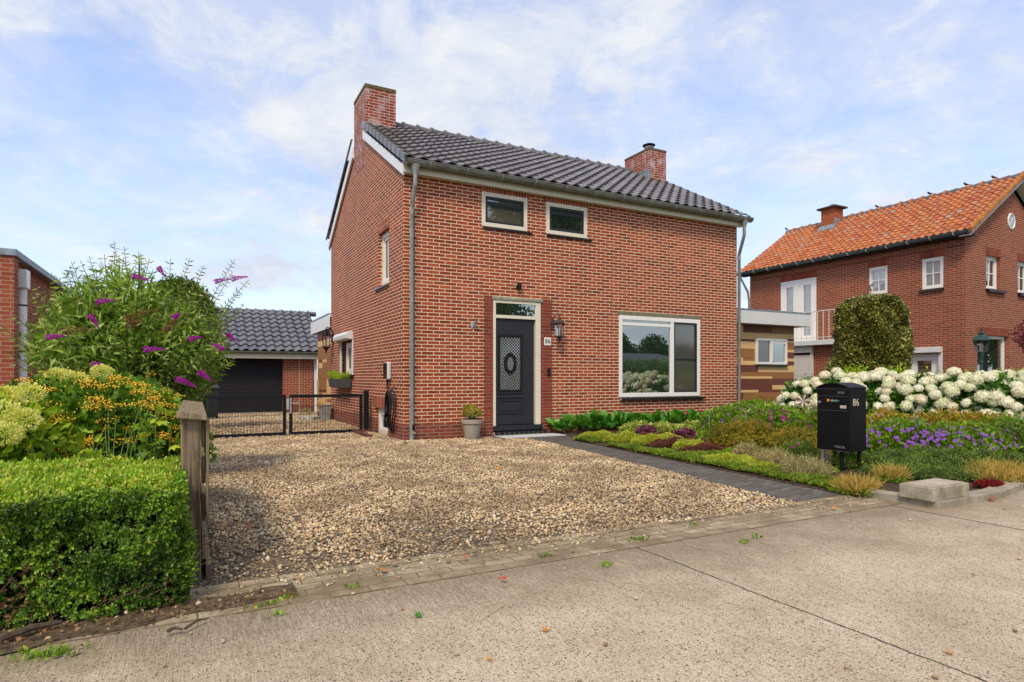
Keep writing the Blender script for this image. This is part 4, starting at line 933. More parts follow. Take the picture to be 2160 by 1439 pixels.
# ridge measured: slope from verge pixels
E0 = (NX-.25, NZ+.06)
ve = FY(2055, 500, NY0-.3); vr = FY(2160, 395, NY0-.3); slp = (vr[1]-ve[1])/(vr[0]-ve[0]); 
slp = .655; mb.add([(NX, NY0, NZ), (NX+NW, NY0, NZ), (NX+NH, NY0, NZ+slp*2.58)], [(0, 1, 2)]); mb.build('gable_wall', M['brick_nb'], nb)
mb = MB(); mb.box(NX+.2, NX+NW-.01, NY0+.2, NY1-.01, -.05, NZ); mb.add([(NX, NY1, -.05), (NX+NW, NY1, -.05), (NX+NW, NY1, NZ), (NX+NH, NY1, NZ+slp*2.58), (NX, NY1, NZ)], [(0, 1, 2, 3, 4)]); mb.build('rear_wall', M['brick_nb'], nb)
# roof slopes
vl = math.hypot(1, slp); L_ = (NH+.32)*vl; n_r = 15; ncc = 40
tiles((NX-.34, NY1+.30, NZ+.10), (0, -1, 0), (1/vl, 0, slp/vl), ncc, n_r, (NY1-NY0+.62)/ncc, L_/n_r, .045, M['tile_or'], 'roof', nb, su=6, lift=.03, jit=.004)
nroof = [c for c in nb.children if c.name.startswith('roof')][0]
mb = MB(); mb.prism([(NX-.26, NZ+.09), (NX+NH, NZ+.09+slp*(NH+.25)), (NX+NW+.26, NZ+.09), (NX+NW+.26, NZ+.0), (NX+NH, NZ+slp*(NH+.25)), (NX-.26, NZ)], NY0-.22, NY1+.25, 'y'); mb.build('roof_deck', M['slot'], nb)
tiles((NX+NW+.34, NY0-.32, NZ+.10), (0, 1, 0), (-1/vl, 0, slp/vl), 28, n_r, (NY1-NY0+.62)/28, L_/n_r, .05, M['tile_or'], 'rear_roof', nb, su=4)
mb = MB(); y = NY0-.3; zrn = NZ+.10+slp*(NH+.34)
while y < NY1+.2: mb.tube([(NX+NH, y, zrn-.02), (NX+NH, y+.36, zrn-.035)], [.12, .105], 10); y += .35
mb.build('ridge', M['ridge_or'], nroof, smooth=True)
y = NY0-.3
while y < NY1+.2: mb = MB(); mb.tube([(NX+NH, y-.03, zrn-.01), (NX+NH, y+.045, zrn-.01)], .130, 10); mb.build('ridge_collar', M['tile_or'], nroof, smooth=True); y += .35*(2 if R.rand() < .25 else 1)
mb = MB(); mb.prism([(NX-.30, NZ+.0), (NX+NH, NZ+slp*(NH+.28)), (NX+NH, NZ+.11+slp*(NH+.28)), (NX-.30, NZ+.11)], NY0-.30, NY0-.26, 'y'); mb.prism([(NX+NW+.3, NZ), (NX+NH, NZ+slp*(NH+.28)), (NX+NH, NZ+.11+slp*(NH+.28)), (NX+NW+.3, NZ+.11)], NY0-.30, NY0-.26, 'y'); mb.build('bargeboard', M['lead'], nb)
mb = MB(); mb.prism([(NX-.30, NZ-.04), (NX+NH, NZ-.04+slp*(NH+.28)), (NX+NH, NZ+slp*(NH+.28)), (NX-.30, NZ-.0)], NY0-.285, NY0-.0, 'y'); mb.prism([(NX+NW+.3, NZ-.04), (NX+NH, NZ-.04+slp*(NH+.28)), (NX+NH, NZ+slp*(NH+.28)), (NX+NW+.3, NZ-.0)], NY0-.285, NY0-.0, 'y'); mb.build('verge_soffit', M['fascia_grey'], nb)
mb = MB(); y = NY0-.3
for k_ in range(n_r):
    xa = NX-.34+k_*L_/n_r/vl; xb_ = xa+L_/n_r/vl*1.06; za = NZ+.10+k_*L_/n_r*slp/vl; zb_ = za+L_/n_r*slp/vl*1.06
    mb.hexa([(xa, NY0-.34, za-.07), (xa, NY0-.25, za-.03), (xb_, NY0-.25, zb_-.03), (xb_, NY0-.34, zb_-.07), (xa, NY0-.34, za+.075), (xa, NY0-.25, za+.095), (xb_, NY0-.25, zb_+.065), (xb_, NY0-.34, zb_+.045)])
mb.build('verge_tile', simple('mossy_orange_tile', (.42, .15, .03), .7, .3, var=.3, scale=8, dirt=(.20, .14, .03)), nroof, bevel=.01)
gutter('gutter', NY0-.28, NY1+.34, NX-.36, NZ+.09, .085, M['nbgutter'], nb, 13, axis='y', brm=M['white'])
mb = MB(); mb.box(NX-.29, NX-.005, NY0-.25, NY1+.25, NZ-.03, NZ+.02); mb.build('soffit', simple('dark_soffit', (.03, .025, .022), .8, .2), nb)
mb = MB(); mb.tube([(NX-.36, NY1+.12, NZ+.02), (NX-.36, NY1+.12, NZ-.12), (NX+.0, NY1+.10, NZ-.62), (NX+.05, NY1+.1, NZ-.9), (NX+.05, NY1+.1, 0)], .04, 10); mb.build('downpipe', M['zinc'], nb, smooth=True)
mb = MB()
for wp_, a in ((ns, w1), (ns, w2), (ns, wd), (ng, gw1), (ng, gw2), (ng, gw3)): mb = MB(); wp_.box(mb, a[0]-.03, a[1]+.04, -.004, .0, a[3], a[3]+.21); mb.build('soldier_course', M['brick_nb_soldier'], nb)
mb = MB(); ns.box(mb, NY0+.02, NY1-.02, -.005, 0, 4.80, 4.812); mb.build('joint_line', M['slot'], nb)
def curtain(wp, parent, u0, u1, z0, z1, d=.14, blind=False):
    mb = MB(); n_ = 40 if not blind else 1
    for i in range(n_):
        a, b = u0+(u1-u0)*i/n_, u0+(u1-u0)*(i+1)/n_; da, db = (d+.02*math.sin(i*1.3), d+.02*math.sin((i+1)*1.3)) if not blind else (d, d)
        mb.add([wp.P(a, da, z0), wp.P(b, db, z0), wp.P(b, db, z1), wp.P(a, da, z1)], [(0, 1, 2, 3)])
    return mb.build('curtain', M['curtain'], parent, smooth=True)
for a in (w1, w2):
    f = window(ns, nb, a[0], a[1], a[2], a[3], .05, .01, .07, M['white'], M['white'], .045, 'glass_clear', bars=(2, 2)); curtain(ns, f, a[0]+.05, a[1]-.05, a[2]+.05, a[3]-.05, .085); sill(ns, nb, a[0]-.02, a[1]+.06, a[2], .07, .09, .07, True)
f = window(ns, nb, *wd, .06, .0, .07, M['white'], M['white'], .16, 'glass_clear', split=(4.185,)); f.name = 'balcony_door'; curtain(ns, f, wd[0]+.05, wd[1]-.05, wd[2]+.05, wd[3]-.05, .085, True)
for a in (gw1, gw3):
    f = window(ng, nb, *a, .06, .09, .07, M['white'], M['white'], .05, 'glass', bars=(2, 2)); sill(ng, nb, a[0]-.02, a[1]+.2, a[2], .09, .1, .6, True)
f = window(ng, nb, *gw2, .09, .10, .07, M['white'], None, .05, 'glass')
# round gable window
rc = FY(2133, 467, NY0); mb = MB(); mb.tube([(rc[0]+.19*math.cos(a), NY0+.0, rc[1]+.22*math.sin(a)) for a in np.linspace(0, 2*math.pi, 25)], .028, 8)
mb.tube([(rc[0]-.13, NY0+.0, rc[1]-.15), (rc[0]+.13, NY0+.0, rc[1]+.15)], .014, 6); mb.tube([(rc[0]+.13, NY0+.0, rc[1]-.15), (rc[0]-.13, NY0+.0, rc[1]+.15)], .014, 6); rw = mb.build('round_window', M['white'], nb, smooth=True)
mb = MB(); mb.prism([(rc[0]+.19*math.cos(a), rc[1]+.22*math.sin(a)) for a in np.linspace(0, 2*math.pi, 25)[:-1]], NY0-.006, NY0+.01, 'y'); mb.build('pane', M['glass'], rw)
# ground floor: white door frames with canopy, shutter under the balcony
for a in ((-.40, .40, .02, 1.80), (.75, 1.5, .02, 1.80)):
    f = window(ns, nb, *a, .07, .02, .07, M['white'], M['white'], .13, 'glass')
mb = MB(); ns.box(mb, -.52, 2.9, -.17, -.004, 1.82, 1.98); ns.box(mb, -.52, -.42, -.06, -.004, 0, 1.82); mb.build('canopy', M['fascia_grey'], nb, bevel=.01)
by0, by1 = 2.45, 5.6; bx = NX-1.35
zbal = FX(1762, 703, bx)[1]
BL0 = FX(1762, 700, bx)[0]; BL1 = BL0+3.2; bz = 2.30
mb = MB(); mb.box(bx, NX-.005, BL0, BL1, bz-.16, bz); mb.build('balcony_slab', M['fascia_grey'], nb, bevel=.01)
mb = MB(); mb.box(bx+.331, NX-.005, BL0+.35, BL0+.42, -.05, bz-.16); mb.build('porch_wall', M['brick_nb'], nb)
for a, b in ((.35, .95), (2.9, 3.1)): mb = MB(); mb.box(bx+.25, bx+.33, BL0+a, BL0+b, -.05, bz-.16); mb.build('porch_wall', M['brick_nb'], nb)
mb = MB(); mb.box(bx+.14, bx+.30, BL0+.92, BL0+2.9, bz-.38, bz-.162)
for i in range(40): mb.box(bx+.20, bx+.225, BL0+1.0, BL0+2.85, i*.046, i*.046+.043)
mb.box(bx+.18, bx+.24, BL0+.92, BL0+1.0, 0, bz-.38); mb.build('roller_shutter', M['shutter'], nb)
mb = MB(); rl = bz+.92
mb.tube([(NX-.02, BL0+.04, rl), (bx+.03, BL0+.04, rl), (bx+.03, BL1-.04, rl), (NX-.02, BL1-.04, rl)], .017, 6)
mb.tube([(NX-.02, BL0+.04, bz+.08), (bx+.03, BL0+.04, bz+.08), (bx+.03, BL1-.04, bz+.08)], .012, 6)
n_ = 16
for i in range(n_+1): y = BL0+.04+(BL1-BL0-.08)*i/n_; mb.tube([(bx+.03, y, bz), (bx+.03, y, rl)], .011, 6)
for i in range(1, 7): x = bx+.03+(NX-bx-.03)*i/7; mb.tube([(x, BL0+.04, bz), (x, BL0+.04, rl)], .011, 6)
mb.build('balcony_railing', M['cream'], nb)
# chimney
cx_ = NX+2.25; cy_ = FX(1755, 480, cx_)[0]; cz1 = FX(1755, 437, cx_)[1]
mb = MB(); mb.box(cx_-.25, cx_+.25, cy_-.27, cy_+.27, NZ+1.0, cz1-.10); nc_ = mb.build('chimney', brickmat('orange_chimney_brick', [(0., (.36, .09, .035)), (.5, (.45, .12, .045)), (1., (.30, .07, .03))], (.30, .17, .09), ms=.004), nb)
mb = MB(); mb.box(cx_-.37, cx_+.37, cy_-.39, cy_+.39, cz1-.10, cz1-.03); mb.build('chimney_cap', M['ratdark'], nc_, bevel=.02)
mb = MB(); mb.tube([(cx_, cy_+.14*math.cos(a), cz1-.03+.13*math.sin(a)) for a in np.linspace(0, math.pi, 12)], .012, 6); mb.build('chimney_hoop', M['ratdark'], nc_)
mb = MB(); zc0 = NZ+.10+slp*(cx_-.25-NX+.34); mb.hexa([(cx_-.42, cy_-.33, zc0-.14), (cx_-.42, cy_+.31, zc0-.14), (cx_-.24, cy_+.31, zc0+.02), (cx_-.24, cy_-.33, zc0+.02), (cx_-.42, cy_-.33, zc0-.04), (cx_-.42, cy_+.31, zc0-.04), (cx_-.252, cy_+.31, zc0+.15), (cx_-.252, cy_-.33, zc0+.15)])
mb.box(cx_-.25, cx_+.05, cy_-.285, cy_-.272, zc0-.1, zc0+.36); mb.build('flashing', M['lead'], nc_)
# ================================================================== SMALL THINGS ON AND BY THE HOUSE
def lantern(name, label, c, s, wallp, mat, facets=6, group=None):
    """carriage lantern hung from a scroll arm; c = body centre, wallp = point on the wall"""
    t = thing(name, c, label, 'lantern', group); x, y, z = c
    mb = MB(); mb.lathe(c, [(.012*s, .52*s), (.03*s, .50*s), (.03*s, .44*s), (.10*s, .38*s), (.17*s, .30*s), (.19*s, .28*s), (.19*s, .25*s), (.0, .25*s)], facets, .3); mb.build('lantern_roof', mat, t)
    mb = MB()
    for k in range(facets):
        a = 2*math.pi*k/facets+.3; mb.tube([(x+.165*s*math.cos(a), y+.165*s*math.sin(a), z+.26*s), (x+.125*s*math.cos(a), y+.125*s*math.sin(a), z-.18*s)], .011*s, 4)
    mb.lathe((x, y, z), [(.15*s, -.17*s), (.15*s, -.20*s), (.06*s, -.25*s), (.07*s, -.29*s), (.02*s, -.33*s), (.035*s, -.36*s), (.005*s, -.44*s)], 12); mb.build('lantern_cage', mat, t)
    mb = MB(); mb.lathe((x, y, z), [(.118*s, -.17*s), (.158*s, .25*s)], facets, .3); mb.build('lantern_glass', M['glass_lamp'], t)
    mb = MB(); mb.lathe((x, y, z), [(.03*s, -.17*s), (.03*s, .0), (.045*s, .04*s), (.02*s, .12*s)], 10); mb.build('bulb', M['curtain'], t, smooth=True)
    wx, wy, wz = wallp; mb = MB(); d = Vector((wx-x, wy-y, 0)); pts = []
    for q in np.linspace(0, 1, 12):
        a = math.pi*q; pts.append((x+d.x*(1-math.cos(a))/2, y+d.y*(1-math.cos(a))/2, z+.50*s+.20*s*math.sin(a)-(.28*s)*q))
    mb.tube(pts, .018*s, 6)
    dn = d.normalized(); e = Vector((wx, wy, wz)); mb.tube([e-dn*.03, e+dn*.0], .08*s, 12); mb.tube([e-dn*.02+Vector((0, 0, -.16*s)), e-dn*.02+Vector((0, 0, .16*s))], .05*s, 8); mb.build('bracket', mat, t)
    return t
lx_, lz_ = FY(1180, 695, -.15); lantern('wall_lantern', 'dark bronze carriage lantern on the brick wall right of the front door', (lx_, -.15, lz_-.03), .56, (lx_-.09, -.004, lz_+.12), M['ratdark'])
D_ = 16.0/ray(688)[1]; lx2 = CX+D_*ray(688)[0]; lz2 = H+D_*(796-722)/F
lantern('wall_lantern', 'black lantern hanging on a curved arm at the rear corner of the gable', (lx2, -10.167+16.0, lz2), .68, (-.004, -10.167+16.05, lz2+.10), M['black'])
t = thing('number_plate', (2.9, -.006, 1.8), 'white ceramic house number 86 beside the front door', 'number plate')
mb = MB(); mb.box(2.822, 2.980, -.016, -.005, 1.728, 1.884); mb.build('plate', simple('glazed_white', (.80, .79, .74), .2, .6, var=.02), t, bevel=.004)
text_mesh('digits', '86', .125, M['black'], t, (2.901, -.018, 1.806), 0, .001)
def prop(name, label, cat, mat, f, **kw):
    mb = MB(); f(mb); o = mb.build(name, mat, None, **kw); return tag(o, label, cat)
a = FY(1157, 785, 0); t = thing('doorbell', (a[0], 0, a[1]), 'slim black doorbell on the brickwork below the number plate', 'doorbell')
mb = MB(); mb.box(a[0]-.028, a[0]+.028, -.028, -.004, a[1]-.075, a[1]+.075); b_ = mb.build('housing', M['black'], t, bevel=.006)
mb = MB(); mb.tube([(a[0], -.029, a[1]-.035), (a[0], -.033, a[1]-.035)], .014, 14); mb.tube([(a[0], -.029, a[1]+.04), (a[0], -.032, a[1]+.04)], .009, 12); mb.build('button', M['bingrey'], t)
a = FY(1092.5, 605, 0); t = thing('outdoor_spotlight', (a[0], 0, a[1]), 'small black up-down light on the wall above the front door', 'light')
mb = MB(); mb.box(a[0]-.045, a[0]+.045, -.03, 0, a[1]-.03, a[1]+.03); mb.build('backplate', M['black'], t, bevel=.004)
mb = MB(); mb.tube([(a[0], -.065, a[1]-.062), (a[0], -.065, a[1]+.062)], .040, 14); mb.build('housing', M['black'], t, smooth=True)
a = FY(998, 686, 0); t = thing('flagpole_bracket', (a[0], 0, a[1]), 'metal flagpole socket on the front wall left of the door', 'bracket')
mb = MB(); mb.box(a[0]-.045, a[0]+.045, -.006, 0, a[1]-.06, a[1]+.06); mb.build('backplate', M['whiteflag'], t, bevel=.004)
mb = MB(); mb.tube([(a[0], -.01, a[1]-.04), (a[0]+.02, -.10, a[1]+.085)], .022, 12); mb.build('socket', M['galv'], t, smooth=True); mb = MB(); mb.tube([(a[0]+.02, -.101, a[1]+.086), (a[0]+.0203, -.103, a[1]+.089)], .017, 12); mb.build('socket_hole', M['slot'], t)
# charger
t = thing('ev_charger', (0, .82, 1.2), 'black and white electric car charger on the gable wall with a coiled cable', 'charger')
mb = MB(); mb.box(-.085, -.004, .70, .93, 1.065, 1.39); mb.build('charger_body', simple('white_grey_plastic', (.62, .62, .63), .35, .5, var=.03), t, bevel=.025)
mb = MB(); mb.box(-.098, -.082, .715, .915, 1.08, 1.375); mb.build('charger_face', simple('gloss_black', (.01, .01, .011), .12, .6, var=.1), t, bevel=.012)
mb = MB(); mb.tube([(-.05, .81, 1.07), (-.055, .80, .98), (-.06, .76, .90), (-.06, .70, .83)], .016, 8)
for k in range(4):
    yc, zc, ra, rb = .50+.035*k, .50+.02*k-.03*(k == 1), .185-.02*k, .385-.035*k
    mb.tube([(-.05-.02*k+.012*math.sin(q*3), yc+ra*math.cos(q), zc+rb*math.sin(q)) for q in np.linspace(0, 2*math.pi, 34)], .0125, 8)
mb.build('cable', M['black'], t, smooth=True)
mb = MB(); mb.tube([(-.075, .74, .80), (-.085, .76, .64), (-.09, .73, .53)], [.032, .036, .034], 10); mb.tube([(-.09, .73, .53), (-.10, .68, .45), (-.10, .65, .43)], [.034, .045, .048], 10); mb.build('plug_holster', M['black'], t, smooth=True)
mb = MB(); mb.tube([(-.0, .38, .90), (-.06, .38, .91), (-.065, .38, .96)], .008, 6); mb.build('hook', M['black'], t)
# window box
t = thing('planter_box', (-.13, 4.6, .87), 'long anthracite planter box under the ground-floor gable window', 'planter')
mb = MB(); y0, y1 = 3.80, 5.35
mb.hexa([(-.21, y0+.02, .865), (-.03, y0+.02, .865), (-.03, y1-.02, .865), (-.21, y1-.02, .865), (-.245, y0, 1.065), (-.008, y0, 1.065), (-.008, y1, 1.065), (-.245, y1, 1.065)]); mb.build('trough', simple('anthracite_zinc', (.07, .072, .078), .55, .4, var=.12, scale=6), t, bevel=.004)
n = 900; P = np.stack([R.uniform(-.22, -.03, n), R.uniform(y0+.03, y1-.03, n), np.full(n, 1.055)], 1); D = R.normal(size=(n, 3))*[.35, .35, 0]+[0, 0, 1]
V, Fc = scatter([sprig('lance', 7, (20, 50), .32)], P, D, R.uniform(.08, .17, n)*(1+.35*np.sin(P[:, 1]*4))); o = npmesh('foliage', V, Fc, LM['lime'], t, org=(-.13, 4.6, .87))
# terracotta-taupe pot by the door
t = thing('potted_shrub', (1.175, -.26, 0), 'round taupe pot with a small yellow-green shrub left of the front door', 'potted plant')
px_, py_ = 1.175, -.26
mb = MB(); mb.lathe((px_, py_, 0), [(.125, .0), (.13, .01), (.168, .285), (.19, .29), (.195, .36), (.18, .362), (.175, .32), (.02, .315)], 32); mb.build('pot', M['taupe'], t, smooth=True)
mb = MB()
for k in range(12): a = k*.52; mb.tube([(px_, py_, .30), (px_+.07*math.cos(a), py_+.07*math.sin(a), .42), (px_+.12*math.cos(a), py_+.12*math.sin(a), .52)], .005, 4)
mb.build('stems', M['bark'], t)
P, Dn = blob_pts(900, (px_, py_, .47), (.165, .165, .14), .4, -.5); V, Fc = scatter([sprig('oval', 6, (35, 80), .6, False)], P, Dn+[0, 0, .5], R.uniform(.03, .05, len(P)))
npmesh('foliage', V, Fc, leafmat('euonymus_leaf', [(.10, .20, .02), (.30, .34, .03), (.52, .40, .05), (.55, .22, .05)], .25, .4), t, org=(1.175, -.26, 0))
P, Dn = blob_pts(70, (px_+.10, py_-.06, .345), (.07, .07, .03), .3); V, Fc = scatter([leaf('oval')], P, Dn, R.uniform(.02, .035, len(P))); npmesh('dry_leaves', V, Fc, LM['dry'], t, org=(1.175, -.26, 0))
# door mat
def matmat():
    m, t, b, o = newmat('patterned_mat'); g = pos(t); mp = t.nodes.new('ShaderNodeMapping'); mp.inputs['Scale'].default_value = (9, 9, 9); mp.inputs['Rotation'].default_value = (0, 0, rad(45)); t.links.new(g.outputs['Position'], mp.inputs[0])
    v = t.nodes.new('ShaderNodeTexVoronoi'); v.inputs['Scale'].default_value = 1.6; v.inputs['Randomness'].default_value = 0; v.feature = 'F1'; v.distance = 'CHEBYCHEV'; t.links.new(mp.outputs[0], v.inputs['Vector'])
    c = ramp(t, v.outputs['Distance'], [(.0, (.55, .55, .56)), (.10, (.12, .12, .13)), (.2, (.58, .58, .58)), (.34, (.60, .60, .60)), (.40, (.10, .10, .11)), (.46, (.6, .6, .6))], 'CONSTANT')
    setb(t, b, c, .85, .15); return m
prop('doormat', 'grey and white patterned mat lying before the front door', 'doormat', matmat(), lambda mb: mb.box(1.70, 2.98, -.56, -.10, .0145, .026))

# gate -----------------------------------------------------------------
GYY = 2.0; gl0, gl1 = FY(428, 880, GYY)[0], FY(603.5, 880, GYY)[0]; gr0_, gr1_ = FY(610, 880, GYY)[0], FY(764.5, 880, GYY)[0]
def gate(label, a, b, lock):
    t = thing('driveway_gate', ((a+b)/2, GYY, 0), label, 'gate', 'leaves of the driveway gate'); mb = MB(); w_ = .058
    z0, z1 = .012, .775
    for u0, u1, zz0, zz1 in ((a, a+w_, z0, z1), (b-w_, b, z0, z1), (a+w_, b-w_, z1-w_, z1), (a+w_, b-w_, z0, z0+w_)): mb.box(u0, u1, GYY-.02, GYY+.02, zz0, zz1)
    mb.build('gate_frame', M['blackgate'], t, bevel=.003)
    mb = MB(); n_ = int((b-a-2*w_)/.05)
    for i in range(1, n_): x = a+w_+(b-a-2*w_)*i/n_; mb.tube([(x, GYY, z0+w_), (x, GYY, z1-w_)], .0022, 4, False)
    for i in range(1, 4): z = z0+w_+(z1-z0-2*w_)*i/4; mb.tube([(a+w_, GYY+.004, z), (b-w_, GYY+.004, z)], .0028, 4, False)
    mb.build('wire_mesh', M['black'], t)
    if lock:
        mb = MB(); mb.box(a-.052, a-.006, GYY-.03, GYY+.02, .50, .70); mb.build('lock_case', simple('lock_grey', (.42, .41, .38), .5, .4), t, bevel=.004)
        mb = MB(); mb.box(a+.006, a+.040, GYY-.030, GYY-.021, .42, .715); mb.box(a+.012, a+.16, GYY-.055, GYY-.040, .605, .625); mb.tube([(a+.022, GYY-.05, .615), (a+.022, GYY-.02, .615)], .012, 8); mb.build('handle', M['galv'], t, bevel=.003)
    return t
gate('left black gate leaf with wire mesh beside the old timber fence', gl0, gl1, False)
gate('right black gate leaf with grey lock and handle beside the house', gr0_, gr1_, True)
def post(label, x, y, z, w_=.045):
    t = thing('gate_post', (x, y, 0), label, 'post', 'posts of the driveway gate'); mb = MB(); mb.box(x-w_, x+w_, y-w_, y+w_, -.05, z); mb.build('shaft', M['blackgate'], t, bevel=.004)
    mb = MB(); mb.box(x-w_-.004, x+w_+.004, y-w_-.004, y+w_+.004, z, z+.012); mb.build('post_cap', M['black'], t, bevel=.003)
pxr = FY(772.5, 880, 2.06)[0]; post('black gate post standing against the gable wall', pxr, 2.06, .83); post('black gate post behind the end of the timber fence', gl0-.09, GYY, .90)
# brick kerb round the cellar window
prop('light_well_kerb', 'low red brick kerb round the small cellar window', 'kerb', simple('mossy_kerb_brick', (.13, .05, .035), .9, .15, var=.4, scale=20, bmp=.4), lambda mb: (mb.box(-.42, -.32, .80, 2.0, -.02, .055), mb.box(-.32, -.005, 1.90, 2.0, -.02, .055)), bevel=.005)
# old timber fence end with capping board
t = thing('timber_fence', (-3.22, -6.4, 0), 'weathered grey timber fence end with lichen-spotted capping board', 'fence')
def tb(mb, x0, x1, y0, y1, z0, z1, lean=0.): mb.hexa([(x0, y0, z0), (x1, y0, z0), (x1, y1, z0), (x0, y1, z0), (x0+lean, y0, z1), (x1+lean, y0, z1), (x1+lean, y1, z1), (x0+lean, y1, z1)])
for y in (-6.44, -4.75):
    mb = MB(); tb(mb, -3.275, -3.185, y, y+.09, -.05, .885, -.012); mb.build('fence_post', M['oldwood'], t, bevel=.006)
for i, z in enumerate((.10, .31, .52, .72)):
    mb = MB(); tb(mb, -3.184, -3.164, -6.40, -4.7, z, z+.14, .0); mb.build('fence_board', M['oldwood'], t, bevel=.004)
mb = MB(); tb(mb, -3.162, -3.148, -6.445, -6.36, .33, .882, 0); mb.build('fence_board', M['oldwood'], t, bevel=.003)
mb = MB(); mb.hexa([(-3.305, -6.49, .888), (-3.155, -6.49, .872), (-3.15, -4.62, .872), (-3.30, -4.62, .888), (-3.302, -6.485, .925), (-3.160, -6.485, .905), (-3.155, -4.62, .905), (-3.297, -4.62, .925)]); mb.build('capping_board', M['oldwood'], t, bevel=.006)
mb = MB(); tb(mb, -3.165, -3.14, -6.46, -4.7, -.04, .085, 0); mb.build('gravel_board', M['oldwood'], t, bevel=.004)

# wheelie bins
def bin_(label, c, mat, s=1.):
    t = thing('wheelie_bin', c, label, 'bin', 'wheelie bins by the garage'); x, y, z = c
    mb = MB(); mb.hexa([(x-.22, y-.25, z+.06), (x+.22, y-.25, z+.06), (x+.22, y+.22, z+.06), (x-.22, y+.22, z+.06), (x-.28, y-.33, z+.95), (x+.28, y-.33, z+.95), (x+.28, y+.30, z+.95), (x-.28, y+.30, z+.95)]); mb.box(x-.295, x+.295, y-.345, y+.31, z+.90, z+.95); mb.build('bin_body', mat, t, bevel=.02)
    mb = MB(); mb.hexa([(x-.30, y-.36, z+.955), (x+.30, y-.36, z+.955), (x+.30, y+.32, z+.955), (x-.30, y+.32, z+.955), (x-.25, y-.28, z+1.01), (x+.25, y-.28, z+1.01), (x+.25, y+.30, z+1.04), (x-.25, y+.30, z+1.04)]); mb.tube([(x-.25, y+.36, z+1.0), (x+.25, y+.36, z+1.0)], .018, 8); mb.build('lid', mat, t, bevel=.015)
    for s_ in (-1, 1): mb = MB(); mb.tube([(x+s_*.26, y+.24, z+.10), (x+s_*.21, y+.24, z+.10)], .10, 16); mb.build('wheel', M['black'], t)
a = AT(418, 17.0); bin_('green wheelie bin left of the garage door', (a[0], a[1], gz(a[1])), M['bingreen']); a = AT(440, 18.3); bin_('dark grey wheelie bin against the garage door edge', (a[0], a[1], gz(a[1])), M['bingrey'])
# small tub by the rear corner, low edging with a dry plant
a = AT(690, 15.7); t = thing('metal_tub', (a[0], a[1], 0), 'small grey tub with yellow weed by the rear corner of the gable', 'tub'); x, y = a[0]-.06, a[1]
mb = MB(); mb.hexa([(x-.10, y-.12, 0), (x+.10, y-.12, 0), (x+.10, y+.12, 0), (x-.10, y+.12, 0), (x-.13, y-.15, .38), (x+.13, y-.15, .38), (x+.13, y+.15, .38), (x-.13, y+.15, .38)]); mb.build('tub', M['greybox'], t, bevel=.01)
mb = MB(); mb.box(x-.145, x+.145, y-.165, y+.165, .38, .41); mb.build('rim', M['greybox'], t, bevel=.006)
P, Dn = blob_pts(60, (x-.13, y-.1, .40), (.06, .06, .05), .4); V, Fc = scatter([leaf('oval')], P, Dn, R.uniform(.03, .06, len(P))); npmesh('weed', V, Fc, LM['petalyellow'], t, org=(a[0], a[1], 0))
def edg(mb):
    p = [AT(632, 16.4)[:2], AT(652, 15.6)[:2], AT(686, 16.3)[:2]]
    for q0, q1 in zip(p, p[1:]): mb.hexa(kerbseg(q0, q1, .10, .075))
prop('edging_slab', 'low pale stone edging on the gravel near the garage', 'edging', simple('pale_edging', (.45, .45, .43), .8, .2, var=.15), edg, bevel=.005)
a = AT(644, 16.6); P, Dn = blob_pts(300, (a[0], a[1], .12), (.16, .16, .13), .3, -.3); V, Fc = scatter([leaf('blade')], P, Dn, R.uniform(.06, .12, len(P)))
tag(npmesh('dry_tuft', V, Fc, LM['heath'], None, org=a), 'small dry round tuft behind the pale edging near the garage', 'plant')

# parcel mailbox -------------------------------------------------------
mx0, mx1, my0, my1, mz0, mz1 = 3.37, 3.69, -5.845, -5.440, .253, .985
t = thing('parcel_mailbox', (3.5, -5.64, 0), 'tall black parcel mailbox numbered 86 standing on legs in the flower bed', 'mailbox')
bm_ = simple('black_box_paint', (.005, .005, .006), .5, .22, var=.25, scale=5)
mb = MB(); arc = [(my0, mz1)]+[(my0+(my1-my0)*q, mz1+.055*math.sin(math.pi*q)**.8) for q in np.linspace(.06, .94, 12)]+[(my1, mz1)]
mb.prism([(my0, mz0), (my1, mz0)][::1]+arc[::-1], mx0+.012, mx1, 'x'); body = mb.build('mailbox_body', bm_, t, bevel=.004)
mb = MB(); mb.prism([(y, z+.004) for y, z in arc]+[(y, z-.012) for y, z in arc[::-1]], mx0-.012, mx1+.004, 'x'); mb.build('mailbox_roof', bm_, t, bevel=.002)
mb = MB(); mb.box(mx0-.003, mx0+.014, my0+.008, my1-.008, .895, .965); mb.build('slot_flap', bm_, t, bevel=.003)
mb = MB(); mb.box(mx0-.001, mx0+.014, my0+.008, my1-.008, .730, .882); mb.build('upper_door', bm_, t, bevel=.003)
mb = MB(); mb.box(mx0-.002, mx0+.014, my0+.008, my1-.008, mz0+.010, .718); ld = mb.build('lower_door', bm_, t, bevel=.003)
mb = MB()
for z in (.972, .888, .722, mz0+.004): mb.box(mx0-.006, mx0+.010, my0+.004, my1-.004, z-.003, z+.003)
mb.build('edge_strip', simple('worn_edge', (.12, .12, .13), .25, .6, .5), t)
text_mesh('lettering', 'POST', .036, M['galv'], t, (mx0-.0045, my0+.09, .928), rad(-90), .0006)
text_mesh('lettering', 'PARCEL', .036, M['galv'], t, (mx0-.0045, my0+.105, mz0+.050), rad(-90), .0006)
text_mesh('digits', '86', .115, simple('gold_digits', (.62, .55, .42), .4, .4), t, (mx0+.125, my0-.002, .815), 0, .001)
mb = MB(); mb.tube([(mx0-.001, my1-.045, .815), (mx0-.012, my1-.045, .815)], .014, 14); mb.build('lock', M['galv'], t)
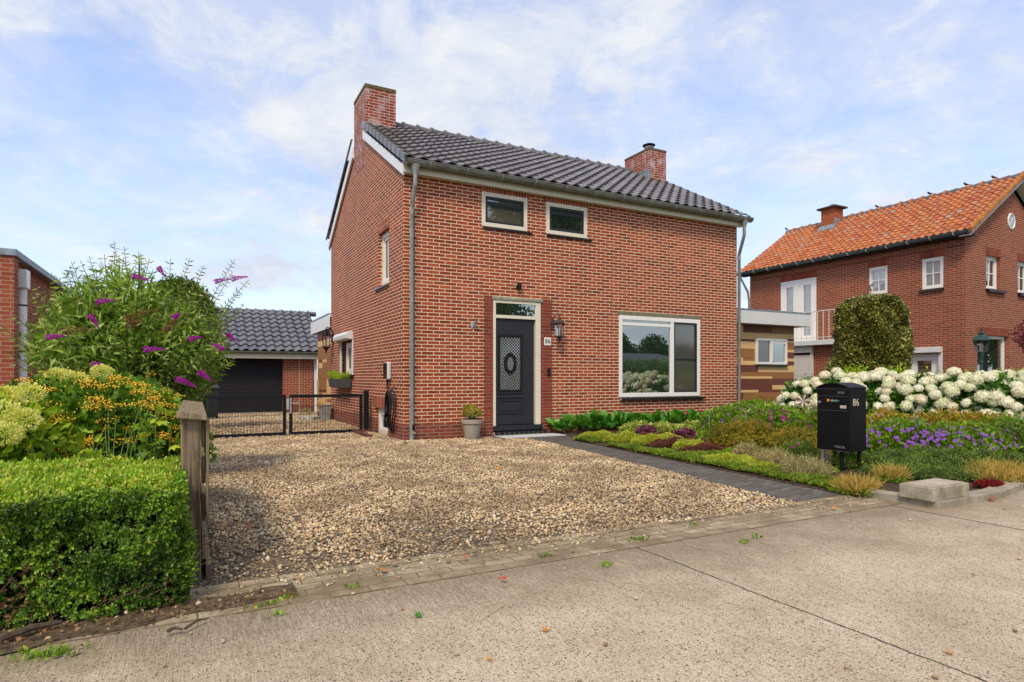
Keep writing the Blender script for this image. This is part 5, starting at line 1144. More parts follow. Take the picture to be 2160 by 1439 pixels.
mb = MB(); mb.box(mx0-.012, mx0-.001, my1-.035, my1-.015, .49, .54); mb.build('latch', M['black'], t, bevel=.003)
st = MB(); z = .838
st.box(mx0-.0022, mx0-.001, my1-.135, my1-.168, z-.013, z+.015); st.cur = 1; st.prism([(my1-.185, z-.013), (my1-.215, z-.013), (my1-.215, z+.003), (my1-.200, z+.014), (my1-.185, z+.003)], mx0-.0022, mx0-.001, 'x'); st.box(mx0-.0021, mx0-.001, my1-.218, my1-.228, z-.008, z+.003)
st.cur = 2; st.prism([(my1-.232, z-.013), (my1-.262, z-.013), (my1-.258, z+.004), (my1-.245, z+.015), (my1-.236, z+.004)], mx0-.0022, mx0-.001, 'x'); st.cur = 1; st.prism([(my1-.268, z+.004), (my1-.268, z-.006), (my1-.295, z-.001)], mx0-.0022, mx0-.001, 'x')
st.build('sticker', [simple('st_orange', (.75, .25, .03), .5), simple('st_grey', (.35, .36, .38), .5), simple('st_green', (.04, .42, .16), .5)], t)
mb = MB(); mb.box(mx0-.0025, mx0-.001, my0+.030, my0+.105, .750, .785); mb.build('name_tag', simple('tag_beige', (.50, .44, .34), .5), t)
for i, (x, y, m_) in enumerate(((3.42, -5.725, bm_), (3.65, -5.785, bm_), (3.45, -5.465, M['galv']), (3.66, -5.47, bm_))):
    mb = MB(); mb.tube([(x, y, -.03), (x, y, mz0+.01)], .021, 14); o = mb.build('leg', m_, t, smooth=True)
    if i == 2: o['label'] = 'bare grey metal leg'
# concrete block
t = thing('concrete_block', (2.55, -7.17, .06), 'weathered concrete block resting on the corner of the garden kerb', 'block')
mb = MB(); mb.box(2.262, 2.825, -7.312, -7.03, .058, .178); mb.build('block', simple('weathered_block', (.36, .32, .24), .9, .2, var=.25, scale=9, bmp=.5, dirt=(.15, .13, .08)), t, bevel=.008)
mb = MB(); mb.box(2.285, 2.80, -7.29, -7.05, .179, .184); mb.build('top_slab', simple('block_top', (.42, .34, .26), .85, .2, var=.15, scale=8, bmp=.3), t, bevel=.003)
mb = MB(); mb.box(2.30, 2.79, -7.305, -7.06, .052, .0595); mb.build('shadow_joint', M['slot'], t)

# neighbour's lamp post
a = AT(2070, 13.0); zt_ = lambda py: H+13.0*(796-py)/F
t = thing('garden_lamp_post', a, 'dark green lamp post with glass lantern before the neighbour house', 'lamp post'); x, y, _ = a; zb_ = zt_(742)
mb = MB(); mb.lathe((x, y, 0), [(.09, 0), (.09, .25), (.05, .30), (.035, .9), (.05, .92), (.035, .95), (.03, zb_-.25), (.05, zb_-.23), (.028, zb_-.2), (.05, zb_-.05), (.06, zb_)], 14); mb.build('pole', M['greenlamp'], t, smooth=True)
mb = MB()
for k in range(4): a_ = k*math.pi/2+.5; mb.tube([(x+.09*math.cos(a_), y+.09*math.sin(a_), zb_), (x+.145*math.cos(a_), y+.145*math.sin(a_), zb_+.24)], .008, 4)
mb.lathe((x, y, zb_+.235), [(.150, 0), (.168, .01), (.105, .10), (.095, .11), (.04, .13), (.055, .17), (.025, .19), (.010, .28)], 4, .5); mb.build('lantern_head', M['greenlamp'], t)
mb = MB(); mb.lathe((x, y, zb_), [(.075, .0), (.138, .235)], 4, .5); mb.build('lantern_glass', M['glass_lamp'], t)
mb = MB(); mb.lathe((x, y, zb_), [(.03, 0), (.03, .1), (.04, .12), (.02, .18)], 10); mb.build('bulb', M['curtain'], t, smooth=True)

# ================================================================== PLANTS
def plant(name, label, cat, base, parts, group=None, stems=None):
    t = thing(name, base, label, cat, group)
    for pn, (V, Fc), mt in parts: npmesh(pn, V, Fc, mt, t, org=base)
    if stems: stems.build('stems', M['bark'], t)
    return t
SPB = [sprig('oval', 8, (30, 75), .5) for _ in range(5)]
# ---- clipped box hedge, front left
x0, x1, y0, y1, z1 = -5.3, -3.30, -6.84, -5.92, .60
def surf(n, face):
    u, v = R.rand(n), R.rand(n)
    if face == 'top': P = np.stack([x0+(x1-x0)*u, y0+(y1-y0)*v, np.full(n, z1)], 1); D = np.tile([0, 0, 1.], (n, 1))
    if face == 'front': P = np.stack([x0+(x1-x0)*u, np.full(n, y0), .02+(z1-.02)*v], 1); D = np.tile([0, -1., .35], (n, 1))
    if face == 'right': P = np.stack([np.full(n, x1), y0+(y1-y0)*v, .02+(z1-.02)*u], 1); D = np.tile([1., 0, .4], (n, 1))
    if face == 'back': P = np.stack([x0+(x1-x0)*u, np.full(n, y1), z1*v], 1); D = np.tile([0, 1., .4], (n, 1))
    return P, D
def edge_round(P):
    # sag of the outline and wavy surface
    w_ = lown(P[:, 0]*1.5, P[:, 1]*1.5+P[:, 2]*2, 3., 12); P[:, 1] += .045*w_; P[:, 2] += .030*w_*(P[:, 2] > .3); k = np.clip((P[:, 2]-.52)/.1, 0, 1)*np.clip((P[:, 1]*-1-6.74)/.1, 0, 1); P[:, 2] -= .05*k
    return P
SA_ = []; 
P, D = surf(7500, 'top'); D = D+R.normal(size=D.shape)*.35; SA_.append(scatter(SPB, edge_round(P)-[0, 0, .02], D, R.uniform(.028, .058, len(P))))
top = merge(*SA_); SB = []
for f, n in (('front', 19000), ('right', 8000), ('back', 800)):
    P, D = surf(n, f); dep = np.abs(R.normal(0, .045, n))-.02*(R.rand(n) < .12); P = edge_round(P); hole = lown(P[:, 0]*3+P[:, 1]*3, P[:, 2]*4, 3.2, 44) > .05+.6*(P[:, 2] > .5) 
    bul = .10*np.exp(-((P[:, 2]-.18)/.14)**2)*np.clip((P[:, 0]+3.6)/.3, 0, 1) if f == 'front' else 0
    P = P-D*dep[:, None]*.7; 
    if f == 'right': P[:, 0] += .05*np.exp(-((P[:, 2]-.2)/.15)**2)
    # bare, browned lower left corner
    keep = (~(hole & (R.rand(n) < .80))) & (R.rand(n) > .8*np.clip((-3.62-P[:, 0])/.3, 0, 1)*np.clip((.32-P[:, 2])/.15, 0, 1)*(f == 'front'))
    D = D+R.normal(size=D.shape)*.45; SB.append(scatter(SPB, P[keep], D[keep], R.uniform(.022, .055, keep.sum())))
side = merge(*SB)
P, D = surf(1500, 'front'); k = (P[:, 2] < .30) & ((P[:, 0] < -3.75) | ((P[:, 2] < .14) & (R.rand(len(P)) < .5))); P, D = P[k], D[k]+R.normal(size=(k.sum(), 3))*.5
dry = scatter(SPB, P+[0, .035, 0], D, R.uniform(.016, .034, len(P)))
hb = (-4.2, -6.38, 0)
t = plant('box_hedge', 'clipped box hedge in the left foreground, browned at its foot', 'hedge', hb, [('new_growth', top, LM['boxtop']), ('foliage', side, LM['box']), ('dead_foliage', dry, LM['dry'])])
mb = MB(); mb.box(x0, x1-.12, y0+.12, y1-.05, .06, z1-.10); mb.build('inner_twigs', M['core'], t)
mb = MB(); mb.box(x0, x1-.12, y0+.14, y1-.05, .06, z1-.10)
mb = MB()
for _ in range(170):
    a = Vector((R.uniform(-4.3, -3.3), R.uniform(-6.75, -6.6), R.uniform(.0, .04))); d = Vector((R.normal()*.12, -abs(R.normal())*.10, R.uniform(.08, .28))); mb.tube([a, a+d*.5+Vector((R.normal()*.02, 0, 0)), a+d], [.005, .004, .002], 4, False)
mb.build('twigs', M['bark'], t)
# ---- orange-berried viburnum
c = (-3.86, -4.45, .62); P, Dn = blob_pts(7500, c, (.80, .62, .56), .5, -.6, seed=3); S = R.uniform(.04, .072, len(P))
V1 = scatter([leaf('lobe')], P, Dn*.6+R.normal(size=P.shape)*.5+[0, -.1, .3], S)
BP, BD = blob_pts(170, c, (.84, .68, .58), .97, -.35, seed=5); BP = BP[BP[:, 1] < -4.3]
berries = []; Vi, Fi = IV*.5, IF
for p in BP:
    n = R.randint(20, 48); q = p+R.normal(size=(n, 3))*[.034, .034, .013]; berries.append(scatter([(Vi, Fi)], q, R.normal(size=(n, 3)), R.uniform(.008, .014, n)))
mb = MB()
for k in range(14): a = R.uniform(0, 6.28); mb.tube([(c[0]+.1*math.cos(a), c[1]+.1*math.sin(a), 0), (c[0]+.3*math.cos(a), c[1]+.3*math.sin(a), .4), (c[0]+.55*math.cos(a), c[1]+.45*math.sin(a), .85)], [.012, .008, .004], 5)
plant('berry_shrub', 'leafy shrub with clusters of orange-yellow berries behind the box hedge', 'shrub', (c[0], c[1], 0), [('foliage', V1, LM['vib']), ('berries', merge(*berries), LM['berry'])], stems=mb)
# ---- lime hydrangea at the left edge
c = (-4.42, -4.75, .58); P, Dn = blob_pts(2600, c, (.62, .6, .48), .5, -.6, seed=8)
V1 = scatter([leaf('oval')], P, Dn+R.normal(size=P.shape)*.4, R.uniform(.05, .09, len(P)))
pan = []
for (ppx, ppy, D_, s) in ((5, 872, 4.15, .11), (50, 885, 4.2, .09), (10, 915, 4.0, .09), (60, 830, 4.5, .09), (125, 795, 4.9, .085), (158, 803, 4.9, .085), (20, 832, 4.6, .07), (215, 785, 5.2, .07)):
    D_ -= .35; p = np.array(AT(ppx, D_, H+D_*(796-ppy)/F)); n = 520; d = R.normal(size=(n, 3)); d /= np.linalg.norm(d, axis=1)[:, None]; q = p+d*[s, s, s*.7]*(R.rand(n)[:, None]**.25)
    pan.append(scatter([leaf('oval')], q, d+[0, 0, .4], R.uniform(.016, .026, n)))
plant('panicle_hydrangea', 'lime-green shrub with pale yellow flower panicles at the left edge', 'shrub', (c[0], c[1], 0), [('foliage', V1, LM['lime']), ('flower_panicles', merge(*pan), LM['limeflower'])])
# ---- broad-leaved weeds between hedge and shrub
def weed(label, ppx, D_, h_, n=60, s=.095, mat='lime'):
    b = AT(ppx, D_); P, Dn = [], []
    mb = MB()
    for k in range(7):
        a = R.uniform(0, 6.28); tip = Vector((b[0]+R.normal()*.14, b[1]+R.normal()*.12, h_*R.uniform(.75, 1.05))); base_ = Vector((b[0]+R.normal()*.04, b[1]+R.normal()*.04, 0)); mb.tube([base_, tip], [.006, .003], 5)
        for j in range(n//7): q = base_.lerp(tip, R.uniform(.35, 1)); P.append(q); Dn.append((R.normal(), R.normal(), R.uniform(-.1, .6)))
    V = scatter([leaf('lobe', .2)], np.array([tuple(p) for p in P]), np.array(Dn), R.uniform(.6, 1.15, len(P))*s)
    t = plant('leafy_weed', label, 'weed', b, [('leaves', V, LM[mat])], group='weeds behind the box hedge'); mb.build('stem', M['stemgreen'], t)
weed('bright green lobed weed behind the middle of the box hedge', 185, 4.15, .78); weed('bright green lobed weed next to the timber fence post', 340, 4.3, .93, 50, .09); weed('low yellow-green weed at the left end of the box hedge', 75, 3.95, .70, 50, .08); weed('leafy green weed with the broadest leaves above the hedge', 140, 4.0, .74, 60, .10); weed('dull green weed between the berry shrub and fence', 290, 4.25, .76, 60, .08, 'vib')
b = AT(232, 4.0); mb = MB(); FP = []
for ppx, ppy in ((222, 905), (228, 850), (268, 905), (276, 930), (245, 880), (318, 790), (322, 845)):
    tip = AT(ppx, 4.1, H+4.1*(796-ppy)/F); mb.tube([(b[0]+R.normal()*.03, b[1], 0), tuple(np.array(tip)*.5+np.array((b[0], b[1], .3))*.5), tip], [.006, .004, .003], 5); FP.append(tip)
n = 90; q = np.array(FP)[R.randint(len(FP), size=n)]+R.normal(size=(n, 3))*.012
t = plant('flower_stalks', 'tall thin stalks with small yellow flowers above the hedge', 'flower', b, [('flowers', scatter([leaf('oval')], q, R.normal(size=(n, 3)), R.uniform(.012, .022, n)), LM['petalyellow'])]); mb.build('stem', M['stemgreen'], t)
# ---- butterfly bush
base = (-3.79, -2.55, 0); cb = np.array((-3.80, -2.5, 1.30)); LP, LD, LS = [], [], []; mb = MB()
def stem(tip, w_=.012, nl=22, s=(.09, .15), start=.35):
    p0 = Vector((base[0]+R.normal()*.12, base[1]+R.normal()*.12, 0)); tip = Vector(tip); mid = p0.lerp(tip, .5)+Vector((0, 0, .28)); pts = []
    for q in np.linspace(0, 1, 8): pts.append(p0*(1-q)**2+mid*2*q*(1-q)+tip*q*q)
    mb.tube(pts, list(np.linspace(w_, .0025, 8)), 5, False)
    for k in range(nl):
        q = start+(1-start)*k/nl; p = p0*(1-q)**2+mid*2*q*(1-q)+tip*q*q; d = ((mid-p0)*(1-q)+(tip-mid)*q).normalized(); a = k*1.57
        pr = d.orthogonal().normalized(); pr2 = d.cross(pr); o_ = pr*math.cos(a)+pr2*math.sin(a)
        for sg in (1, -1): LP.append(tuple(p)); LD.append(tuple(o_*sg*.9+d*.45+Vector((0, 0, -.18)))); LS.append(R.uniform(*s)*(1.1-.55*q))
for k in range(215):
    d = R.normal(size=3); d[2] = abs(d[2])*.9-.15; d /= np.linalg.norm(d); r_ = R.uniform(.82, 1.1); stem(cb+d*np.array((.98, .9, 1.08))*r_)
for ppx, ppy, D_ in ((0, 685, 6.2), (40, 700, 6.1), (60, 620, 6.4), (150, 552, 6.5), (240, 508, 6.6), (262, 520, 6.5), (188, 540, 6.6), (495, 548, 6.7), (515, 640, 6.8), (490, 575, 6.8), (525, 590, 6.8), (455, 705, 6.6), (475, 715, 6.4), (400, 545, 6.7), (95, 760, 6.0), (75, 655, 6.2), (430, 560, 6.8), (505, 615, 6.7)):
    stem(AT(ppx, D_, H+D_*(796-ppy)/F), .008, 26, (.07, .12), .45)
LP = np.array(LP); LP[:, :2] = cb[:2]+(LP[:, :2]-cb[:2])*(1-.30*np.clip((1.25-LP[:, 2:3])/.8, 0, 1)); V1 = scatter([leaf('lance', .05), leaf('lance', .25)], LP, np.array(LD), np.array(LS)*1.05)
P, Dn = blob_pts(13000, tuple(cb-[0, 0, .1]), (.97, .90, 1.06), .30, -.95, seed=21); P[:, :2] = cb[:2]+(P[:, :2]-cb[:2])*(1-.38*np.clip((1.35-P[:, 2:3])/.8, 0, 1)); V2 = scatter([leaf('lance', .1)], P, Dn+R.normal(size=P.shape)*.7, R.uniform(.08, .14, len(P)))
t = plant('butterfly_bush', 'large butterfly bush with purple flower spikes beside the left building', 'shrub', base, [('foliage', merge(V1, V2), LM['bud'])]); mb.build('branches', M['bark'], t)
def spike(p, d, l, r_, mat, n=800):
    d = np.array(d, float); d /= np.linalg.norm(d); q = R.rand(n); rr = r_*np.clip(1-q*.95, 0, 1)**.8
    o_ = R.normal(size=(n, 3)); o_ -= (o_ @ d)[:, None]*d; o_ /= np.linalg.norm(o_, axis=1)[:, None]; bend = np.array([0, 0, -.18])*l
    P = np.array(p)+d*(q*l)[:, None]+o_*rr[:, None]+bend*(q**2)[:, None]; V = scatter([leaf('dia')], P, o_+R.normal(size=o_.shape)*.5, R.uniform(.009, .015, n)*(1.1-.6*q))
    o = npmesh('flower_spike', *V, LM[mat], t, org=base)
    if mat == 'brownspike': o['label'] = 'faded brown flower spike'
R2 = np.array([CA, -SA, 0.])   # image right in world space
for ppx, ppy, D_, dx, dz, l, mt_ in ((278, 582, 5.6, .9, -.1, .16, 'purple'), (205, 638, 5.5, .9, .25, .18, 'purple'), (190, 665, 5.4, .4, -.6, .12, 'purple'), (100, 712, 5.4, .9, .4, .17, 'purple'), (305, 738, 5.3, .9, .12, .17, 'purple'), (195, 770, 5.3, .9, .2, .13, 'purple'),
  (182, 805, 5.0, .85, .45, .27, 'purple'), (372, 800, 5.2, .8, -.2, .17, 'purple'), (400, 716, 5.5, .8, .25, .12, 'purple'), (470, 738, 5.7, -.7, .5, .14, 'purple'), (452, 595, 6.2, .8, .35, .16, 'purple'), (488, 590, 6.3, .9, .2, .19, 'purple'),
  (335, 565, 5.8, .6, -.5, .10, 'purple'), (365, 672, 5.5, .8, .5, .10, 'purple'), (480, 705, 5.9, .5, -.6, .10, 'purple'), (420, 785, 5.4, .7, -.5, .12, 'purple'), (150, 790, 5.0, -.6, -.2, .06, 'purple'), (265, 675, 5.3, .9, .55, .36, 'brownspike'), (128, 700, 5.2, .95, .25, .32, 'brownspike'), (345, 700, 5.3, .7, .65, .22, 'brownspike'), (270, 690, 5.25, .8, .7, .18, 'brownspike')):
    p = AT(ppx, D_, H+D_*(796-ppy)/F); spike(p, R2*dx+np.array([0, 0, dz])+R.normal(size=3)*.1, l, .016 if mt_ == 'purple' else .024, mt_)
# ---- dense tree behind it, trees and hedge across the road (seen in the window panes)
def tree(label, base, h_, r_, n, ls, mat, seed, group=None, name='tree', crown_z=None, trunk_r=.1, tpl='dia', squash=1.):
    rs = np.random.RandomState(seed); t = thing(name, base, label, 'tree', group); x, y, z = base; parts = []; mb = MB()
    cz = crown_z or (h_-r_*squash); mb.tube([(x, y, z), (x+.03, y, z+cz*.5), (x, y, z+cz)], [trunk_r, trunk_r*.8, trunk_r*.4], 8)
    for k in range(9):
        d = rs.normal(size=3); d[2] = abs(d[2])*.6; d /= np.linalg.norm(d); p0 = (x, y, z+cz*rs.uniform(.5, .9)); p1 = (x+d[0]*r_*.6, y+d[1]*r_*.6, z+cz+d[2]*r_*.6); mb.tube([p0, p1], [trunk_r*.45, trunk_r*.12], 6, False)
        P, Dn = blob_pts(n//14, (x+d[0]*r_*.55, y+d[1]*r_*.55, z+cz+(d[2]*1.2-.35)*r_*.6*squash), (r_*.5, r_*.5, r_*.45*squash), .5, -1, seed=seed+k); parts.append(scatter([leaf(tpl)], P, Dn+R.normal(size=P.shape)*.7, R.uniform(.7, 1.3, len(P))*ls))
    P, Dn = blob_pts(n*5//14, (x, y, z+cz), (r_*.85, r_*.85, r_*.9*squash), .5, -1, seed=seed+50); parts.append(scatter([leaf(tpl)], P, Dn+R.normal(size=P.shape)*.7, R.uniform(.7, 1.3, len(P))*ls))
    mb.build('trunk', M['bark'], t); npmesh('crown', *merge(*parts), LM[mat], t, org=base); return t
a = AT(402, 12.3); tree('dense dark green tree rising behind the butterfly bush', (a[0]-.12, a[1], 0), 3.30, .78, 11000, .07, 'back', 31, squash=1.25, crown_z=2.30, tpl='oval')
# ---- holly column, plum tree
a = AT(1836, 14.0); hx, hy = a[0], a[1]; ztop = H+14*(796-628)/F; n = 30000; u = R.rand(n)**.8; th = R.uniform(0, 6.283, n)
rr = (.96-.24*u)*(1-.42*np.clip((u-.82)/.18, 0, 1)**3); rr = rr*(1+.09*np.sin(th*5+u*9)+.07*np.sin(th*3-u*14)+.05*np.sin(th*9+u*31))*(1-.25*np.abs(R.normal(0, .35, n)).clip(0, 1)); zz_ = .25+u*(ztop-.30)
rr = rr*.87; P = np.stack([hx+rr*np.cos(th), hy+rr*np.sin(th), zz_], 1); D = np.stack([np.cos(th), np.sin(th), .35+.6*u], 1)+R.normal(size=(n, 3))*.5
P2, D2 = blob_pts(2600, (hx, hy, ztop-.12), (.54, .54, .16), .6, -.2); sp_ = [leaf('oval'), leaf('oval', .3)]
t = plant('holly_tree', 'clipped olive-green variegated holly tree before the neighbour house', 'tree', (hx, hy, 0), [('crown', scatter(sp_, np.concatenate([P, P2]), np.concatenate([D, D2]), R.uniform(.05, .10, n+len(P2))), LM['holly'])])
mb = MB(); mb.tube([(hx, hy, 0), (hx, hy, ztop-.3)], [.09, .03], 8); mb.build('trunk', M['bark'], t)
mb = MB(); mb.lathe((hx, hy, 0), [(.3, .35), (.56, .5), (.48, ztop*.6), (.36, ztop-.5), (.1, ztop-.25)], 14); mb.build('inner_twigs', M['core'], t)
P = np.stack([hx-.02+R.normal(0, .02, 60), hy+R.normal(0, .02, 60), ztop+R.uniform(-.1, .28, 60)], 1); npmesh('leader_shoot', *scatter([leaf('oval')], P, R.normal(size=(60, 3))+[0, 0, .6], R.uniform(.04, .07, 60)), leafmat('dry_shoot', [(.20, .12, .05), (.30, .20, .07)], .2), t, org=(hx, hy, 0))
a = AT(2235, 12.2); tree('purple-leaved tree cut off by the right edge of the photo', (a[0], a[1], 0), 2.75, .78, 6500, .06, 'plum', 77, tpl='oval')
# ---- white hydrangeas
heads = []
for v_ in range(5):
    V0, F0 = icos(2); V0 = V0*(1+R.uniform(-.05, .05, (len(V0), 1)))*[1, 1, .80]*.88; n = 230; d = R.normal(size=(n, 3)); d /= np.linalg.norm(d, axis=1)[:, None]; d = d[d[:, 2] > -.55]
    fl = scatter([leaf('oval', .0)], d*[1, 1, .8]*(.90+.12*R.rand(len(d), 1)), np.cross(d, R.normal(size=d.shape))+d*.35, R.uniform(.18, .30, len(d))); fl2 = scatter([leaf('oval', .0)], d*[1, 1, .8]*(.92+.1*R.rand(len(d), 1)), np.cross(d, R.normal(size=d.shape))+d*.35, R.uniform(.18, .28, len(d)))
    V, Fc = merge((V0, F0), fl, fl2); me_o = npmesh('flower_head', V, Fc, LM['white'], None); heads.append(me_o.data); bpy.data.objects.remove(me_o)
wheres = ['by the timber-clad extension', 'just left of and behind the black mailbox', 'just right of the black mailbox', 'below the holly tree and white door', 'in front of the green lamp post', 'at the right edge of the photo', 'farthest right, partly out of the photo']
HP = [AT(a, b, c) for a, b, c in ((1700, 12.2, .98), (1768, 11.9, 1.10), (1850, 11.5, 1.10), (1930, 11.0, 1.08), (2010, 10.6, 1.08), (2088, 10.2, 1.08), (2170, 9.9, 1.08))]
for i, (x, y, h_) in enumerate(HP):
    r_ = (.62, .60, h_*.52) if i else (.48, .5, .50); c = (x, y, h_*.5); P, Dn = blob_pts(2000, c, r_, .5, -.8, seed=200+i)
    t = plant('white_hydrangea', 'white ball-flowered hydrangea bush '+wheres[i], 'hydrangea', (x, y, 0), [('foliage', scatter([leaf('oval', .2)], P, Dn+R.normal(size=P.shape)*.5, R.uniform(.10, .16, len(P))), LM['hyd'])], group='row of white hydrangeas behind the flower bed')
    pts = []; tries = 0; want = 52 if i else 26
    while len(pts) < want and tries < 4000:
        tries += 1; d = R.normal(size=3); d /= np.linalg.norm(d)
        if d[2] < -.55 or d[0]*.8+d[1]*.4 > .45 and d[2] < .35: continue
        p = np.array(c)+d*np.array(r_)*1.05*R.uniform(.96, 1.12)
        if p[2] < .28: continue
        if all(np.linalg.norm(p-q) > .150 for q, _ in pts): pts.append((p, d))
    for p, d in pts:
        o = link('flower_head', heads[R.randint(5)], t); s = R.uniform(.072, .112); o.location = p-np.array((x, y, 0)); o.scale = (s, s, s)
        dd = Vector((d[0], d[1], max(.3, d[2])+.6)).normalized(); o.rotation_euler = (dd.to_track_quat('Z', 'Y') @ Matrix.Rotation(R.uniform(0, 6.28), 4, 'Z').to_quaternion()).to_euler()
# ---- bed shrubs: helper
def bush(name, label, cat, c, r, n, ls, mat, tpl='oval', shell=.5, zmin=-.4, flowers=None, group=None, seed=None, up=.4, jit=.6):
    P, Dn = blob_pts(n, c, r, shell, zmin, seed=seed); kk = R.rand(len(P)) < .14; P = P+R.normal(size=P.shape)*.02+Dn*(kk*R.uniform(0, .26, len(P)))[:, None]*min(r); P[:, 2] = np.maximum(P[:, 2], .03)
    tp = tpl if isinstance(tpl, list) else [leaf(tpl)]
    parts = [('foliage', scatter(tp, P, Dn+R.normal(size=P.shape)*jit+[0, 0, up], R.uniform(.7, 1.3, len(P))*ls), LM[mat])]
    if flowers:
        nf, fs, fm = flowers; FPp, FD = blob_pts(nf, c, (r[0]*1.06, r[1]*1.06, r[2]*1.08), .93, .05, seed=None if seed is None else seed+1); VV = []
        for k in range(5):
            a = k*1.257; dd = FD*.25+np.array([0, 0, .2]); tang = np.cross(FD, [0.3, .2, 1.]); tang /= np.linalg.norm(tang, axis=1)[:, None]; bi = np.cross(FD, tang); VV.append(scatter([leaf('round', .0)], FPp, tang*math.cos(a)+bi*math.sin(a)+FD*.3, np.full(len(FPp), fs), roll=FD+R.normal(size=FD.shape)*.01))
        parts.append(('flowers', merge(*VV), LM[fm]))
    return plant(name, label, cat, (c[0], c[1], 0), parts, group)
def GC(px, py, z): x, y = G(px, py); return (x, y, z)
g1 = AT(1640, 10.6); g2 = AT(1560, 11.6); g3 = AT(1690, 9.7); g4 = AT(1540, 12.6)
bush('geranium', 'magenta-flowered geranium clump, the large one left of the mailbox', 'geranium', (g1[0], g1[1], .18), (1.0, .85, .46), 9500, .05, 'ger', 'lobe', flowers=(200, .028, 'gerpink'), seed=41)
bush('geranium', 'geranium clump with violet and magenta flowers against the wall corner', 'geranium', (g2[0], g2[1], .18), (.85, .6, .42), 5000, .05, 'ger', 'lobe', flowers=(130, .028, 'gerblue'), seed=43)
bush('geranium', 'geranium clump with few flowers at the foot of the timber cladding', 'geranium', (g4[0]+.4, g4[1]-.1, .2), (1.1, .5, .42), 5200, .055, 'ger', 'lobe', flowers=(100, .028, 'gerblue'), seed=45)
bush('geranium', 'magenta-flowered geranium clump directly behind the mailbox', 'geranium', (g3[0]+.45, g3[1]-.1, .18), (.8, .7, .40), 5200, .05, 'ger', 'lobe', flowers=(130, .028, 'gerpink'), seed=47)
a = AT(1925, 8.2); bush('geranium', 'violet-flowered geranium clump right of the mailbox', 'geranium', (a[0], a[1], .16), (.72, .66, .36), 8000, .045, 'ger', 'lobe', flowers=(300, .026, 'gerblue'), seed=49)
a = AT(2020, 7.9); bush('geranium', 'violet-flowered geranium clump below the lamp post', 'geranium', (a[0], a[1], .16), (.68, .66, .35), 7500, .045, 'ger', 'lobe', flowers=(280, .026, 'gerblue'), seed=51)
a = AT(1745, 7.6); bush('geranium', 'small geranium with three pink flowers at the grey mailbox leg', 'geranium', (a[0]-.12, a[1]-.35, .08), (.17, .17, .14), 600, .035, 'ger', 'lobe', flowers=(6, .022, 'gerpink'), seed=53)
a = AT(1570, 9.0); bush('bronze_shrub', 'bronze-orange leaved low shrub in the middle of the flower bed', 'shrub', (a[0], a[1], .12), (.58, .5, .33), 4200, .05, 'spir', SPB[:3], seed=55); 
a = AT(1665, 8.7); bush('bronze_shrub', 'bronze-orange leaved low shrub just left of the mailbox', 'shrub', (a[0], a[1], .10), (.52, .45, .28), 3600, .05, 'spir', SPB[:3], seed=56)
a = AT(2140, 8.0); bush('olive_shrub', 'fine-leaved olive green shrub at the right edge of the bed', 'shrub', (a[0], a[1], .15), (.55, .5, .42), 9000, .04, 'shrub', seed=57)
a = AT(1700, 7.9); bush('grey_green_plant', 'small grey-green pink with magenta flowers left of the mailbox', 'plant', (a[0]-.0, a[1]+.1, .08), (.24, .22, .20), 2200, .04, 'shrub', 'lance', flowers=(7, .02, 'gerpink'), seed=58)
for i, (ppx, D_, lb_) in enumerate(((1870, 9.6, 'mixed orange and red leaved plants right behind the mailbox'), (1985, 9.2, 'mixed orange and red leaved plants below the white hydrangeas'), (2080, 9.0, 'mixed orange and red leaved plants near the right edge'))):
    a = AT(ppx, D_); bush('bedding_plants', lb_, 'plants', (a[0], a[1], .28), (.62, .45, .30), 3600, .05, 'mix', seed=60+i, group='colourful bedding plants')
a = AT(2125, 8.7); bush('fern', 'bright green ferny plant near the right edge of the bed', 'fern', (a[0], a[1], .22), (.42, .35, .32), 2600, .06, 'fern', 'lance', seed=65)
a = AT(1760, 11.6); bush('bedding_plants', 'red-flowered low plants at the foot of the white hydrangeas', 'plants', (a[0], a[1], .2), (.7, .5, .30), 2600, .05, 'mix', flowers=(16, .03, 'gerpink'), seed=66, group='colourful bedding plants')
# heathers, tufts
for i, (ppx, ppy, s, mt_, lb_) in enumerate(((1635, 988, .23, 'heath', 'dry tan heather clump, second along the path edge'), (1700, 1006, .25, 'heath', 'dry tan heather clump nearest the end of the path'), (1575, 972, .15, 'heath', 'small dry heather clump farthest up the path'))):
    x, y = G(ppx, ppy); bush('heather_clump', lb_, 'heather', (x, y, .03), (s, s, .15), 1700, .07, mt_, [sprig('lance', 6, (20, 50), .3)], .5, 0, seed=70+i, up=1., jit=.3, group='dry heathers beside the path')
for i, (ppx, ppy, s, h_, n, lb_) in enumerate(((1806, 1042, .22, .03, 2600, 'tan dry grass tuft in front of the mailbox legs'), (2110, 1018, .42, .17, 6500, 'tall tan dry grass clump behind the right kerb'), (1880, 1018, .18, .04, 1300, 'short tan grass tuft left of the concrete block'))):
    x, y = G(ppx, ppy); bush('grass_tuft', lb_, 'grass', (x, y, .02), (s, s*.8, h_*.8), n//3, .095, 'tan', [sprig('blade', 3, (5, 35), .8, False)], .1, 0, seed=80+i, up=1.4, jit=.45, group='dry grass tufts along the kerb')
    bush('green_underplanting', 'green low leaves under '+lb_.replace('tan dry ', 'the ').replace('tall the', 'the tall').replace('short tan', 'the short').replace('tall tan dry', 'the tall'), 'plant', (x, y, .0), (s*1.1, s*.9, .07), 1800, .035, 'greencarpet', 'oval', .3, 0, seed=90+i)
